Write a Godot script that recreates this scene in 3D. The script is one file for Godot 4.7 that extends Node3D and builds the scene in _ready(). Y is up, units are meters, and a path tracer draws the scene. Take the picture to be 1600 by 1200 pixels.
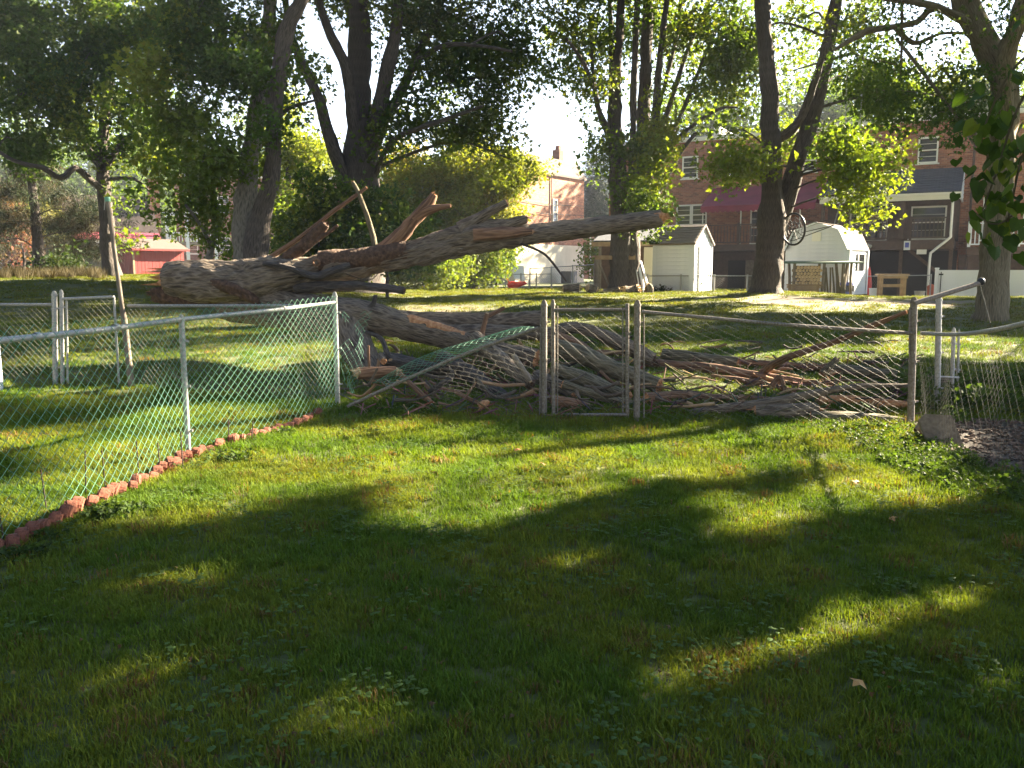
extends Node3D

const F := 1317.0
const TP := 175.0 / 1317.0
const SUN_AZ := 58.0
const SUN_EL := 27.0
var S := Vector3.ZERO
var rng := RandomNumberGenerator.new()
var N := FastNoiseLite.new()
var taken := {}
var M := {}
# sunlit gaps on the ground, metres: x, distance, half widths
var GAPS := [[-1.58,3.22,0.2,0.42],[-1.48,2.79,0.2,0.2],[-0.80,3.25,0.2,0.27],[-0.65,2.90,0.22,0.26],[1.41,3.63,0.13,0.17],[1.92,3.84,0.18,0.12],[2.13,3.75,0.12,0.11],[0.64,3.19,0.16,0.2],[1.02,3.36,0.1,0.05],[0.58,3.00,0.12,0.08],[1.79,2.94,0.15,0.16],[-1.73,4.14,0.22,0.12],[0.21,4.42,0.14,0.10],[-2.37,5.54,0.56,0.34],[-1.95,6.72,0.72,0.88],[-1.22,7.97,1.22,0.77],[-0.21,6.75,1.13,0.99],[-0.43,5.60,0.47,0.60],[0.55,7.20,1.42,1.00],[2.06,7.69,1.53,0.87],[3.74,8.29,0.76,0.83],[2.68,5.95,0.60,0.35],[1.51,5.53,0.28,0.27],[1.35,5.00,0.16,0.18],[2.91,6.85,0.64,0.37],[-3.37,5.91,0.59,0.69],[-3.12,7.27,0.89,0.77],[-4.69,7.91,0.49,0.37],[-3.23,8.93,0.82,0.53],[4.12,13.55,2.68,0.81],[7.59,14.00,1.27,1.36],[3.00,11.20,1.46,0.74],[0.00,32.0,5.22,9.0],[6.68,20.01,3.56,1.49],[-2.29,18.89,0.71,0.71]]


class MB:
	var v := PackedVector3Array()
	var n := PackedVector3Array()
	var t := PackedVector2Array()
	var c := PackedColorArray()
	var ix := PackedInt32Array()
	var col := Color.WHITE
	var nz: FastNoiseLite

	func _init(noise: FastNoiseLite = null):
		nz = noise

	func pt(p: Vector3, nn: Vector3, uv: Vector2):
		v.push_back(p); n.push_back(nn); t.push_back(uv); c.push_back(col)

	func tri(a: Vector3, b: Vector3, d: Vector3, nn := Vector3.ZERO):
		if nn == Vector3.ZERO:
			nn = (b - a).cross(d - a).normalized()
		var k := v.size()
		pt(a, nn, Vector2(0, 0)); pt(b, nn, Vector2(1, 0)); pt(d, nn, Vector2(0.5, 1))
		ix.push_back(k); ix.push_back(k + 2); ix.push_back(k + 1)

	# corners counterclockwise as seen from outside; uv in metres
	func quad(a: Vector3, b: Vector3, d: Vector3, e: Vector3):
		var nn := (b - a).cross(d - a).normalized()
		var k := v.size()
		var w := a.distance_to(b)
		var h := a.distance_to(e)
		pt(a, nn, Vector2(0, h)); pt(b, nn, Vector2(w, h)); pt(d, nn, Vector2(w, 0)); pt(e, nn, Vector2(0, 0))
		for i in [0, 2, 1, 0, 3, 2]:
			ix.push_back(k + i)

	func box(ce: Vector3, s: Vector3, b := Basis.IDENTITY):
		var x := b.x * s.x * 0.5
		var y := b.y * s.y * 0.5
		var z := b.z * s.z * 0.5
		quad(ce - x - y + z, ce + x - y + z, ce + x + y + z, ce - x + y + z)
		quad(ce + x - y - z, ce - x - y - z, ce - x + y - z, ce + x + y - z)
		quad(ce + x - y + z, ce + x - y - z, ce + x + y - z, ce + x + y + z)
		quad(ce - x - y - z, ce - x - y + z, ce - x + y + z, ce - x + y - z)
		quad(ce - x + y + z, ce + x + y + z, ce + x + y - z, ce - x + y - z)
		quad(ce - x - y - z, ce + x - y - z, ce + x - y + z, ce - x - y + z)

	func bar(a: Vector3, b: Vector3, w: float, h: float):
		var z := (b - a).normalized()
		var x := (Vector3.UP if absf(z.y) < 0.95 else Vector3.RIGHT).cross(z).normalized()
		box((a + b) * 0.5, Vector3(w, h, a.distance_to(b)), Basis(x, z.cross(x), z))

	# polygon in a plane (counterclockwise from +normal), extruded backwards
	func slab(outline: Array, depth: Vector3):
		var pts := outline
		if (outline[1] - outline[0]).cross(outline[2] - outline[1]).dot(depth) > 0.0:
			pts = outline.duplicate()
			pts.reverse()
		var m := pts.size()
		for i in range(1, m - 1):
			tri(pts[0], pts[i], pts[i + 1])
			tri(pts[0] + depth, pts[i + 1] + depth, pts[i] + depth)
		for i in m:
			var a: Vector3 = pts[i]
			var b: Vector3 = pts[(i + 1) % m]
			quad(a, a + depth, b + depth, b)

	func wire(a: Vector3, b: Vector3, r: float):
		var z := (b - a).normalized()
		var x := (Vector3.UP if absf(z.y) < 0.9 else Vector3.RIGHT).cross(z).normalized()
		var y := z.cross(x)
		var k := v.size()
		for j in 3:
			var q := x * cos(j * TAU / 3) + y * sin(j * TAU / 3)
			pt(a + q * r, q, Vector2(j, 0)); pt(b + q * r, q, Vector2(j, 1))
		for j in 3:
			var a0 := k + j * 2
			var b0 := k + ((j + 1) % 3) * 2
			for i in [a0, a0 + 1, b0, b0, a0 + 1, b0 + 1]:
				ix.push_back(i)

	# swept round body; amp is the relief of the bark in metres
	func tube(pts: PackedVector3Array, rad: PackedFloat32Array, sides: int, amp := 0.0, a0 := 0.0, a1 := TAU, off := 0.0, lump := 0.1, lift := 0.0) -> Dictionary:
		var k0 := v.size()
		var m := pts.size()
		var along := 0.0
		var tt := (pts[1] - pts[0]).normalized()
		var u := (Vector3.UP if absf(tt.y) < 0.9 else Vector3.BACK).cross(tt).normalized()
		var first := []
		var last := []
		var reps := maxf(1.0, roundf(TAU * rad[0] / 0.6))
		for i in m:
			if i > 0:
				along += pts[i].distance_to(pts[i - 1])
			tt = (pts[mini(i + 1, m - 1)] - pts[maxi(i - 1, 0)]).normalized()
			u = (u - tt * u.dot(tt)).normalized()
			var w := tt.cross(u)
			for j in sides + 1:
				var a := a0 + (a1 - a0) * j / sides
				if j == sides and a1 - a0 > 6.28:
					a = a0
				var ca := cos(a)
				var sa := sin(a)
				var r := rad[i]
				if amp > 0.0 and nz:
					var s := nz.get_noise_3d(ca * rad[i] * 22.0 + off * 7.0, sa * rad[i] * 22.0, along * 5.5)
					var l := nz.get_noise_3d(ca * 0.9 + off * 3.0, sa * 0.9, along * 2.2 + 50.0)
					var edge := 1.0 if lift == 0.0 else sin(PI * j / sides) * sqrt(sin(PI * (i + 0.3) / m))
					r += amp * (0.55 - 3.0 * absf(s)) + rad[i] * lump * l * 2.0 + lift * (edge * 2.2 - 1.2)
				var q := u * ca + w * sa
				pt(pts[i] + q * r, q, Vector2(reps * (a / TAU), along / 0.9))
				if j < sides:
					if i == 0: first.push_back(pts[i] + q * r)
					if i == m - 1: last.push_back(pts[i] + q * r)
		var acc := PackedVector3Array()
		acc.resize(v.size() - k0)
		var row := sides + 1
		for i in m - 1:
			for j in sides:
				var p := i * row + j
				var e := [p, p + row, p + 1, p + 1, p + row, p + row + 1]
				for q in e:
					ix.push_back(k0 + q)
				if amp > 0.0:
					var nn := (v[k0 + p + 1] - v[k0 + p]).cross(v[k0 + p + row] - v[k0 + p])
					for q in [p, p + 1, p + row, p + row + 1]:
						acc[q] += nn
		if amp > 0.0:
			for i in m:
				if a1 - a0 > 6.28:
					var e := acc[i * row] + acc[i * row + sides]
					acc[i * row] = e
					acc[i * row + sides] = e
				for j in row:
					n[k0 + i * row + j] = acc[i * row + j].normalized()
		return {"first": first, "last": last, "u": u}

	# uneven broken end over a ring of points
	func broken(ring: Array, dir: Vector3, deep: float, r: RandomNumberGenerator, spikes := 0):
		var m := ring.size()
		var ce := Vector3.ZERO
		for p in ring:
			ce += p
		ce /= m
		var rad: float = ce.distance_to(ring[0])
		var prev: Array = ring
		for k in [0.72, 0.4]:
			var now := []
			for j in m:
				now.push_back(ce + (ring[j] - ce) * k + dir * r.randf_range(-0.4, 1.0) * deep)
			for j in m:
				var b := (j + 1) % m
				_face(prev[j], prev[b], now[b], dir); _face(prev[j], now[b], now[j], dir)
			prev = now
		var mid: Vector3 = ce + dir * r.randf_range(-0.3, 0.8) * deep
		for j in m:
			_face(prev[j], prev[(j + 1) % m], mid, dir)
		for s in spikes:
			var j := r.randi() % m
			var a: Vector3 = ce + (ring[j] - ce) * r.randf_range(0.3, 0.92)
			var side: Vector3 = dir.cross(ring[j] - ce).normalized() * rad * r.randf_range(0.1, 0.25)
			var inn: Vector3 = (ce - ring[j]).normalized() * rad * 0.2
			var tip: Vector3 = a + dir * deep * r.randf_range(1.5, 4.5) + inn * r.randf_range(-0.5, 0.5)
			a -= dir * deep
			_face(a - side, a + side, tip, ring[j] - ce); _face(a + side, a + inn, tip, side); _face(a + inn, a - side, tip, -side)

	func _face(a: Vector3, b: Vector3, d: Vector3, towards: Vector3):
		if (b - a).cross(d - a).dot(towards) < 0.0:
			tri(a, d, b)
		else:
			tri(a, b, d)

	func mesh() -> ArrayMesh:
		var arr := []
		arr.resize(Mesh.ARRAY_MAX)
		arr[Mesh.ARRAY_VERTEX] = v
		arr[Mesh.ARRAY_NORMAL] = n
		arr[Mesh.ARRAY_TEX_UV] = t
		arr[Mesh.ARRAY_COLOR] = c
		arr[Mesh.ARRAY_INDEX] = ix
		var am := ArrayMesh.new()
		am.add_surface_from_arrays(Mesh.PRIMITIVE_TRIANGLES, arr)
		return am


# ---------- places ----------
func P(px: float, py: float, d: float) -> Vector3:
	var c := 1.0 / sqrt(1.0 + TP * TP)
	var s := TP * c
	var y := -(py - 600.0) / F
	var k := d / (y * s + c)
	return Vector3((px - 800.0) / F * k, 1.6 + (y * c - s) * k, -d)


func gy(x: float, z: float) -> float:
	var d := -z
	var xs := [-30.0, 8.6, 11.0, 14.0, 17.0, 20.0, 25.0, 30.0, 45.0, 70.0, 150.0, 500.0]
	var ys := [0.0, 0.0, 0.11, 0.36, 0.6, 0.82, 0.95, 0.93, 0.75, 0.9, 1.0, 0.6]
	var b := 0.0
	for i in xs.size() - 1:
		if d >= xs[i] and d <= xs[i + 1]:
			b = lerpf(ys[i], ys[i + 1], (d - xs[i]) / (xs[i + 1] - xs[i]))
	b += 0.55 * smoothstep(2.0, 12.0, -x) * smoothstep(11.0, 22.0, d) * (1.0 - smoothstep(60.0, 120.0, d))
	b -= 0.14 * smoothstep(8.5, 11.0, x) * smoothstep(22.0, 26.0, d)
	b -= 0.3 * smoothstep(9.0, 13.0, x) * smoothstep(26.0, 35.0, d)
	b += 0.07 * exp(-(pow(x - 7.3, 2) + pow(d - 24.0, 2)) / 5.0)
	return b + 0.012 * sin(x * 2.3 + d) + 0.012 * sin(d * 3.1 - x * 1.3)


func on(x: float, z: float, up := 0.0) -> Vector3:
	return Vector3(x, gy(x, z) + up, z)


func G(px: float, py: float) -> Vector3:
	var d := 2.0
	while d < 90.0:
		var p := P(px, py, d)
		if p.y <= gy(p.x, p.z):
			return p
		d += 0.03
	return P(px, py, 90.0)


func rnd(a: float, b: float) -> float:
	return rng.randf_range(a, b)


func rv() -> Vector3:
	return Vector3(rnd(-1, 1), rnd(-1, 1), rnd(-1, 1))


func lit(p: Vector3, m := 0.3) -> bool:
	var h := p
	for i in 2:
		var g := gy(h.x, h.z)
		h = p - S * ((p.y - g) / S.y)
	var d := -h.z
	if d < 1.0 or d > 45.0 or absf(h.x) > 20.0:
		return false
	var wob := N.get_noise_2d(h.x * 2.5, d * 2.5) * 0.5
	for e in GAPS:
		var q: float = pow((h.x - e[0]) / (e[2] + m * (1.25 if d < 5.2 else 1.7)), 2) + pow((d - e[1]) / (e[3] + m * (0.9 if d < 5.2 else 1.3)), 2)
		if q < 1.0 + wob * 0.6:
			return true
	return d < 8.0 and N.get_noise_2d(h.x * 6.0 + 11.0, d * 3.6) > 0.5


# ---------- nodes ----------
func numbered(called: String) -> String:
	var k: int = taken.get(called, 0)
	taken[called] = k + 1
	return called if k == 0 else "%s_%03d" % [called, k]


func thing(called: String, label: String, category: String, at := Vector3.ZERO, turn := 0.0, group := "") -> Node3D:
	var o := Node3D.new()
	o.name = numbered(called)
	add_child(o)
	o.position = at
	o.rotation.y = turn
	o.set_meta("label", label)
	o.set_meta("category", category)
	if group:
		o.set_meta("group", group)
	return o


func part(called: String, mb: MB, m: Material, parent: Node3D, kind := "") -> MeshInstance3D:
	var o := MeshInstance3D.new()
	o.name = called
	o.mesh = mb.mesh()
	o.material_override = m
	if parent == self:
		o.name = numbered(called)
	parent.add_child(o, true)
	if kind:
		o.set_meta("kind", kind)
	return o


# a part whose shape is given in world places, under an unturned thing
func wpart(called: String, mb: MB, m: Material, parent: Node3D, kind := "") -> MeshInstance3D:
	var o := part(called, mb, m, parent, kind)
	o.position = -parent.position
	return o


func pb(parent: Node3D, called: String, m: Material, ce: Vector3, s: Vector3, turn := Vector3.ZERO) -> MeshInstance3D:
	var b := MB.new()
	b.box(Vector3.ZERO, s)
	var o := part(called, b, m, parent)
	o.position = ce
	o.rotation = turn
	return o


func many(called: String, mesh: Mesh, m: Material, xf: Array, cols: Array, parent: Node3D) -> MultiMeshInstance3D:
	var mm := MultiMesh.new()
	mm.transform_format = MultiMesh.TRANSFORM_3D
	mm.use_colors = true
	mm.mesh = mesh
	mm.instance_count = xf.size()
	for i in xf.size():
		mm.set_instance_transform(i, xf[i])
		mm.set_instance_color(i, cols[i])
	var o := MultiMeshInstance3D.new()
	o.name = called
	o.multimesh = mm
	o.material_override = m
	parent.add_child(o, true)
	o.set_meta("kind", "stuff")
	return o


# ---------- materials (base colours linear) ----------
func mat(called: String, c: Color, rough := 0.8, metal := 0.0) -> StandardMaterial3D:
	var m := StandardMaterial3D.new()
	m.resource_name = called
	m.albedo_color = c.linear_to_srgb()
	m.roughness = rough
	m.metallic = metal
	M[called] = m
	return m


func noise_tex(freq: float, ramp: Array, kind := 0, octaves := 4, sd := 1, size := 256) -> NoiseTexture2D:
	var f := FastNoiseLite.new()
	f.seed = sd
	f.frequency = freq
	f.noise_type = FastNoiseLite.TYPE_SIMPLEX_SMOOTH if kind < 2 else FastNoiseLite.TYPE_CELLULAR
	f.fractal_type = FastNoiseLite.FRACTAL_RIDGED if kind == 1 else FastNoiseLite.FRACTAL_FBM
	f.fractal_octaves = octaves
	var t := NoiseTexture2D.new()
	t.width = size
	t.height = size
	t.seamless = true
	t.noise = f
	if ramp:
		var g := Gradient.new()
		var offs := PackedFloat32Array()
		var cs := PackedColorArray()
		for i in ramp.size():
			offs.push_back(float(i) / (ramp.size() - 1))
			cs.push_back(ramp[i].linear_to_srgb())
		g.offsets = offs
		g.colors = cs
		t.color_ramp = g
	return t


func nmat(called: String, ramp: Array, freq: float, scale: Vector3, rough := 0.85, bump := 0.0, tri := true, kind := 0) -> StandardMaterial3D:
	var m := mat(called, Color.WHITE, rough)
	m.albedo_texture = noise_tex(freq, ramp, kind, 4, called.hash() % 1000)
	m.uv1_scale = scale
	if tri:
		m.uv1_triplanar = true
	if bump > 0.0:
		m.heightmap_enabled = true
		m.heightmap_texture = noise_tex(freq, [], kind, 4, called.hash() % 1000)
		m.heightmap_scale = bump
	return m


func course_tex(bw: int, bh: int, joint: int, cols: Array, jc: Color, half := true, w := 512, h := 480) -> ImageTexture:
	var im := Image.create(w, h, false, Image.FORMAT_RGB8)
	im.fill(jc.linear_to_srgb())
	var r := RandomNumberGenerator.new()
	r.seed = bw * 100 + bh
	for j in h / bh:
		for i in range(-1, w / bw + 1):
			var c: Color = cols[r.randi() % cols.size()] * r.randf_range(0.85, 1.15)
			if i < 0 and half:
				continue
			var x := i * bw + (bw / 2 if half and j % 2 else 0)
			im.fill_rect(Rect2i(x, j * bh, bw - joint, bh - joint), c.linear_to_srgb())
			if x + bw > w:
				im.fill_rect(Rect2i(x - w, j * bh, bw - joint, bh - joint), c.linear_to_srgb())
	return ImageTexture.create_from_image(im)


func materials():
	var b := nmat("bark", [Color(0.03, 0.022, 0.015), Color(0.125, 0.096, 0.069), Color(0.25, 0.2, 0.148)], 0.019, Vector3(2, 0.55, 1), 0.95, 2.0, false, 1)
	b.albedo_texture.color_ramp.offsets = PackedFloat32Array([0.1, 0.5, 0.95])
	nmat("grey_bark", [Color(0.045, 0.036, 0.02), Color(0.135, 0.113, 0.07), Color(0.24, 0.205, 0.135)], 0.018, Vector3(2, 0.55, 1), 0.95, 1.6, false, 1)
	nmat("tree_bark", [Color(0.025, 0.02, 0.018), Color(0.07, 0.058, 0.05), Color(0.12, 0.1, 0.085)], 0.018, Vector3(2, 0.55, 1), 0.95, 2.5, false, 1)
	nmat("pale_bark", [Color(0.05, 0.045, 0.036), Color(0.15, 0.135, 0.11), Color(0.26, 0.235, 0.19)], 0.014, Vector3(2, 0.8, 1), 0.95, 2.0, false, 1)
	nmat("red_bark", [Color(0.05, 0.026, 0.015), Color(0.17, 0.09, 0.05), Color(0.32, 0.18, 0.105)], 0.014, Vector3(2, 0.35, 1), 0.9, 1.2, false, 1)
	nmat("fresh_wood", [Color(0.22, 0.09, 0.035), Color(0.42, 0.2, 0.085), Color(0.6, 0.36, 0.19)], 0.02, Vector3(3, 3, 3), 0.85, 1.0)
	nmat("pale_wood", [Color(0.3, 0.19, 0.1), Color(0.52, 0.37, 0.21), Color(0.66, 0.5, 0.32)], 0.02, Vector3(3, 3, 3), 0.85, 0.8)
	nmat("rotten_wood", [Color(0.02, 0.012, 0.008), Color(0.08, 0.045, 0.027), Color(0.18, 0.108, 0.065)], 0.02, Vector3(2.5, 2.5, 2.5), 0.95, 2.0)
	nmat("deck_wood", [Color(0.06, 0.036, 0.024), Color(0.1, 0.062, 0.043)], 0.02, Vector3(1, 1, 1))
	nmat("raw_lumber", [Color(0.22, 0.14, 0.075), Color(0.34, 0.235, 0.13)], 0.02, Vector3(1, 1, 1))
	nmat("grey_lumber", [Color(0.12, 0.095, 0.07), Color(0.22, 0.18, 0.14)], 0.02, Vector3(1, 1, 1))
	nmat("galvanised", [Color(0.23, 0.23, 0.22), Color(0.42, 0.42, 0.41)], 0.03, Vector3(4, 4, 4), 0.5).metallic = 0.45
	nmat("rusty_steel", [Color(0.1, 0.07, 0.05), Color(0.18, 0.155, 0.13), Color(0.29, 0.275, 0.25)], 0.03, Vector3(4, 4, 4), 0.6).metallic = 0.3
	mat("rod", Color(0.035, 0.022, 0.016), 0.8)
	mat("green_wire", Color(0.1, 0.265, 0.17), 0.5)
	mat("bare_wire", Color(0.125, 0.12, 0.1), 0.65, 0.1)
	nmat("clay_brick", [Color(0.06, 0.02, 0.012), Color(0.15, 0.046, 0.022), Color(0.22, 0.08, 0.042)], 0.03, Vector3(4, 4, 4), 0.9, 0.6)
	nmat("concrete", [Color(0.11, 0.085, 0.06), Color(0.24, 0.19, 0.135)], 0.03, Vector3(2, 2, 2), 0.9, 0.6)
	nmat("white_paint", [Color(0.54, 0.57, 0.64), Color(0.67, 0.69, 0.74)], 0.015, Vector3(0.6, 0.6, 0.6), 0.6)
	mat("white_trim", Color(0.72, 0.7, 0.64), 0.6)
	mat("vinyl", Color(0.72, 0.73, 0.76), 0.35)
	nmat("cream_wall", [Color(0.5, 0.45, 0.34), Color(0.62, 0.56, 0.44)], 0.01, Vector3(0.3, 0.3, 0.3), 0.9)
	nmat("red_paint", [Color(0.19, 0.014, 0.011), Color(0.26, 0.024, 0.018)], 0.02, Vector3(1, 0.2, 1), 0.75)
	nmat("grey_paint", [Color(0.05, 0.055, 0.065), Color(0.08, 0.085, 0.095)], 0.02, Vector3(1, 0.3, 1), 0.8)
	nmat("awning_cloth", [Color(0.15, 0.011, 0.03), Color(0.23, 0.022, 0.05)], 0.01, Vector3(0.4, 0.4, 0.4), 0.8)
	nmat("felt", [Color(0.03, 0.033, 0.04), Color(0.07, 0.075, 0.09)], 0.03, Vector3(1, 1, 1), 0.9)
	nmat("brown_shingle", [Color(0.055, 0.039, 0.031), Color(0.115, 0.082, 0.064)], 0.04, Vector3(1.5, 1.5, 1.5), 0.9, 0.4)
	nmat("grey_shingle", [Color(0.13, 0.11, 0.1), Color(0.22, 0.19, 0.17)], 0.04, Vector3(1.5, 1.5, 1.5), 0.9, 0.4)
	mat("glass", Color(0.016, 0.018, 0.02), 0.04)
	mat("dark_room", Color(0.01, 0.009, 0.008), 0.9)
	mat("blue_plastic", Color(0.02, 0.04, 0.3), 0.35)
	mat("black_plastic", Color(0.012, 0.012, 0.014), 0.4)
	mat("white_plastic", Color(0.6, 0.6, 0.58), 0.4)
	mat("red_plastic", Color(0.55, 0.03, 0.025), 0.35)
	mat("orange_plastic", Color(0.5, 0.1, 0.04), 0.5)
	mat("rope", Color(0.35, 0.33, 0.3), 0.9)
	mat("chain", Color(0.3, 0.3, 0.32), 0.4, 0.6)
	mat("cable", Color(0.02, 0.02, 0.02), 0.7)
	mat("white_block", Color(0.6, 0.62, 0.66), 0.8)
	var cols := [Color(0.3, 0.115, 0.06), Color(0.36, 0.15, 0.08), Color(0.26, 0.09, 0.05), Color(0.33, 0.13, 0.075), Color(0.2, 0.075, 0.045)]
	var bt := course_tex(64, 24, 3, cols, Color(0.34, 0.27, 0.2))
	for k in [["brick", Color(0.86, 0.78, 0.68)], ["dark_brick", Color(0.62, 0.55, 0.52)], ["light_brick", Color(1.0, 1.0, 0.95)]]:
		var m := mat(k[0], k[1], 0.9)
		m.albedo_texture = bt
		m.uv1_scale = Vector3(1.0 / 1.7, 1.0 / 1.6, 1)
	var st := course_tex(32, 20, 1, [Color(0.05, 0.035, 0.028), Color(0.062, 0.044, 0.034), Color(0.08, 0.056, 0.044), Color(0.042, 0.03, 0.024)], Color(0.05, 0.035, 0.03))
	var sm := mat("shingle_roof", Color(1, 1, 1), 0.9)
	sm.albedo_texture = st
	sm.uv1_scale = Vector3(1.0 / 4.0, 1.0 / 3.6, 1)
	# ground and plants: tints come from the vertices and the copies
	var g := nmat("soil", [Color(0.55, 0.55, 0.55), Color(0.9, 0.9, 0.85), Color(1.0, 1.0, 0.95)], 0.02, Vector3(0.8, 0.8, 0.8), 0.95, 1.5)
	g.uv1_world_triplanar = true
	g.vertex_color_use_as_albedo = true
	for k in [["blades", 0.8, Color(0.8, 0.8, 0.28)], ["leaves", 0.6, Color(1.0, 1.0, 0.34)], ["needles", 0.6, Color(0.2, 0.2, 0.1)], ["dry", 0.8, Color(0.3, 0.25, 0.1)]]:
		var m := mat(k[0], Color.WHITE, k[1])
		m.vertex_color_use_as_albedo = true
		m.backlight_enabled = true
		m.metallic_specular = 0.3
		m.backlight = k[2].linear_to_srgb()
	var tc := mat("tinted", Color.WHITE, 0.9)
	tc.vertex_color_use_as_albedo = true


func _ready():
	rng.seed = 20241005
	N.seed = 7
	N.frequency = 0.35
	N.noise_type = FastNoiseLite.TYPE_SIMPLEX_SMOOTH
	N.fractal_octaves = 2
	var az := deg_to_rad(SUN_AZ)
	var el := deg_to_rad(SUN_EL)
	S = Vector3(sin(az) * cos(el), sin(el), -cos(az) * cos(el))
	# camera
	var cam := Camera3D.new()
	cam.name = "camera"
	add_child(cam)
	cam.position = Vector3(0, 1.6, 0)
	cam.rotation.x = -atan(TP)
	cam.fov = rad_to_deg(2.0 * atan(600.0 / F))
	cam.near = 0.05
	cam.far = 3000.0
	cam.current = true
	# sky
	var im := Image.create(512, 256, false, Image.FORMAT_RGBF)
	for y in 256:
		var e := (0.5 - (y + 0.5) / 256.0) * PI
		var up := maxf(sin(e), 0.0)
		var base := Color(0.024, 0.045, 0.085).lerp(Color(0.36, 0.41, 0.47), pow(1.0 - up, 2.6))
		if e < 0.0:
			base = Color(0.05, 0.06, 0.035)
		for x in 512:
			var a := (x + 0.5) / 512.0 * TAU
			var c := cos(e) * cos(el) * cos(a - az) + sin(e) * sin(el)
			var k := 0.14 + 0.9 * pow(0.5 + 0.5 * c, 2.0) + 0.9 * pow(maxf(c, 0.0), 12.0)
			var thin := 1.0 + 0.12 * N.get_noise_3d(sin(a) * cos(e) * 6.0, up * 16.0, cos(a) * cos(e) * 6.0)
			im.set_pixel(x, y, Color(base.r * k * thin, base.g * k * thin, base.b * k * thin))
	var sky := PanoramaSkyMaterial.new()
	sky.panorama = ImageTexture.create_from_image(im)
	var env := Environment.new()
	env.background_mode = Environment.BG_SKY
	env.sky = Sky.new()
	env.sky.sky_material = sky
	env.tonemap_mode = Environment.TONE_MAPPER_LINEAR
	env.tonemap_exposure = 13.5
	env.fog_enabled = true
	env.fog_density = 0.00065
	env.fog_light_color = Color(0.85, 0.88, 0.96)
	env.sdfgi_enabled = true
	env.ssao_enabled = true
	env.ssil_enabled = true
	var we := WorldEnvironment.new()
	we.name = "world"
	we.environment = env
	add_child(we)
	var sun := DirectionalLight3D.new()
	sun.name = "sun"
	add_child(sun)
	sun.look_at_from_position(S * 50.0, Vector3.ZERO)
	sun.light_energy = 1.6
	sun.light_color = Color(1.0, 0.85, 0.62).linear_to_srgb()
	sun.light_angular_distance = 0.5
	sun.shadow_enabled = true

	materials()
	ground()
	houses()
	sheds()
	trees()
	fallen()
	fences()
	edging()
	logs()
	yard_things()
	lawn()


# ---------- wood ----------
# control points [Vector3, radius] -> smooth path
func path(ctrl: Array, step: float) -> Array:
	var p := PackedVector3Array()
	var r := PackedFloat32Array()
	var m := ctrl.size()
	for i in m - 1:
		var a: Vector3 = ctrl[maxi(i - 1, 0)][0]
		var b: Vector3 = ctrl[i][0]
		var c: Vector3 = ctrl[i + 1][0]
		var e: Vector3 = ctrl[mini(i + 2, m - 1)][0]
		var k := maxi(1, int(ceil(b.distance_to(c) / step)))
		for j in k:
			var t := float(j) / k
			p.push_back(b.cubic_interpolate(c, a, e, t))
			r.push_back(lerpf(ctrl[i][1], ctrl[i + 1][1], t))
	p.push_back(ctrl[m - 1][0])
	r.push_back(ctrl[m - 1][1])
	return [p, r]


# pixels [x, y, width] at distance d (or a fourth number) -> control points
func px(list: Array, d: float, dz := 0.0) -> Array:
	var out := []
	for i in list.size():
		var q = list[i]
		var dd: float = q[3] if q.size() > 3 else d + dz * float(i) / maxf(1.0, list.size() - 1)
		out.push_back([P(q[0], q[1], dd), q[2] * 0.5 * dd / F])
	return out


func wood(parent: Node3D, called: String, ctrl: Array, m: Material, ends: Material, sides := 16, step := 0.06, amp := 0.012, which := 3, spikes := 6, lump := 0.12) -> Node3D:
	var pr := path(ctrl, step)
	# frayed outline of the ends
	var b := MB.new(N)
	var e: Dictionary = b.tube(pr[0], pr[1], sides, amp, 0.0, TAU, rnd(0, 50), lump)
	var o := wpart(called, b, m, parent)
	var k: int = pr[0].size()
	for w in [0, 1]:
		if which & (w + 1):
			var c := MB.new()
			var at: int = 0 if w == 0 else k - 1
			var dir: Vector3 = (pr[0][at] - pr[0][1 if w == 0 else k - 2]).normalized()
			c.broken(e.first if w == 0 else e.last, dir, pr[1][at] * 0.35, rng, spikes)
			part("broken_end", c, ends, o)
	return o


# a log lying on the lawn; points [x, y, thickness] in the photograph, set down where their underside meets the ground
func log_at(called: String, label: String, list: Array, m := "bark", ends := "fresh_wood", up := 0.0, category := "log", spikes := 5):
	var ctrl := []
	for q in list:
		var p: Vector3
		if q.size() > 3:
			p = P(q[0], q[1], q[3])
		else:
			var g := G(q[0], q[1] + q[2] * 0.45 - up)
			var near := lerpf(9.12, 8.74, clampf((q[0] - 850.0) / 575.0, 0, 1)) + 0.22
			p = P(q[0], q[1], maxf(-g.z, near))
		ctrl.push_back([p, q[2] * 0.5 * -p.z / F])
	# bend a little between the points
	if ctrl.size() == 2:
		var mid: Vector3 = (ctrl[0][0] + ctrl[1][0]) * 0.5 + rv() * ctrl[0][1] * 0.5
		ctrl.insert(1, [mid, (ctrl[0][1] + ctrl[1][1]) * 0.5 * rnd(0.92, 1.08)])
	var base: Vector3 = ctrl[0][0]
	base.y = gy(base.x, base.z)
	var t := thing(called, label, category, base, 0.0, "broken logs and branches of the fallen tree" if category != "bark piece" else "")
	var thick: float = ctrl[0][1]
	wood(t, "bark", ctrl, M[m], M[ends], 18 if thick > 0.05 else 9, 0.05, clampf(thick * 0.13, 0.002, 0.014), 3, spikes)
	return t


# ---------- leaves ----------
var CL := {}


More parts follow.
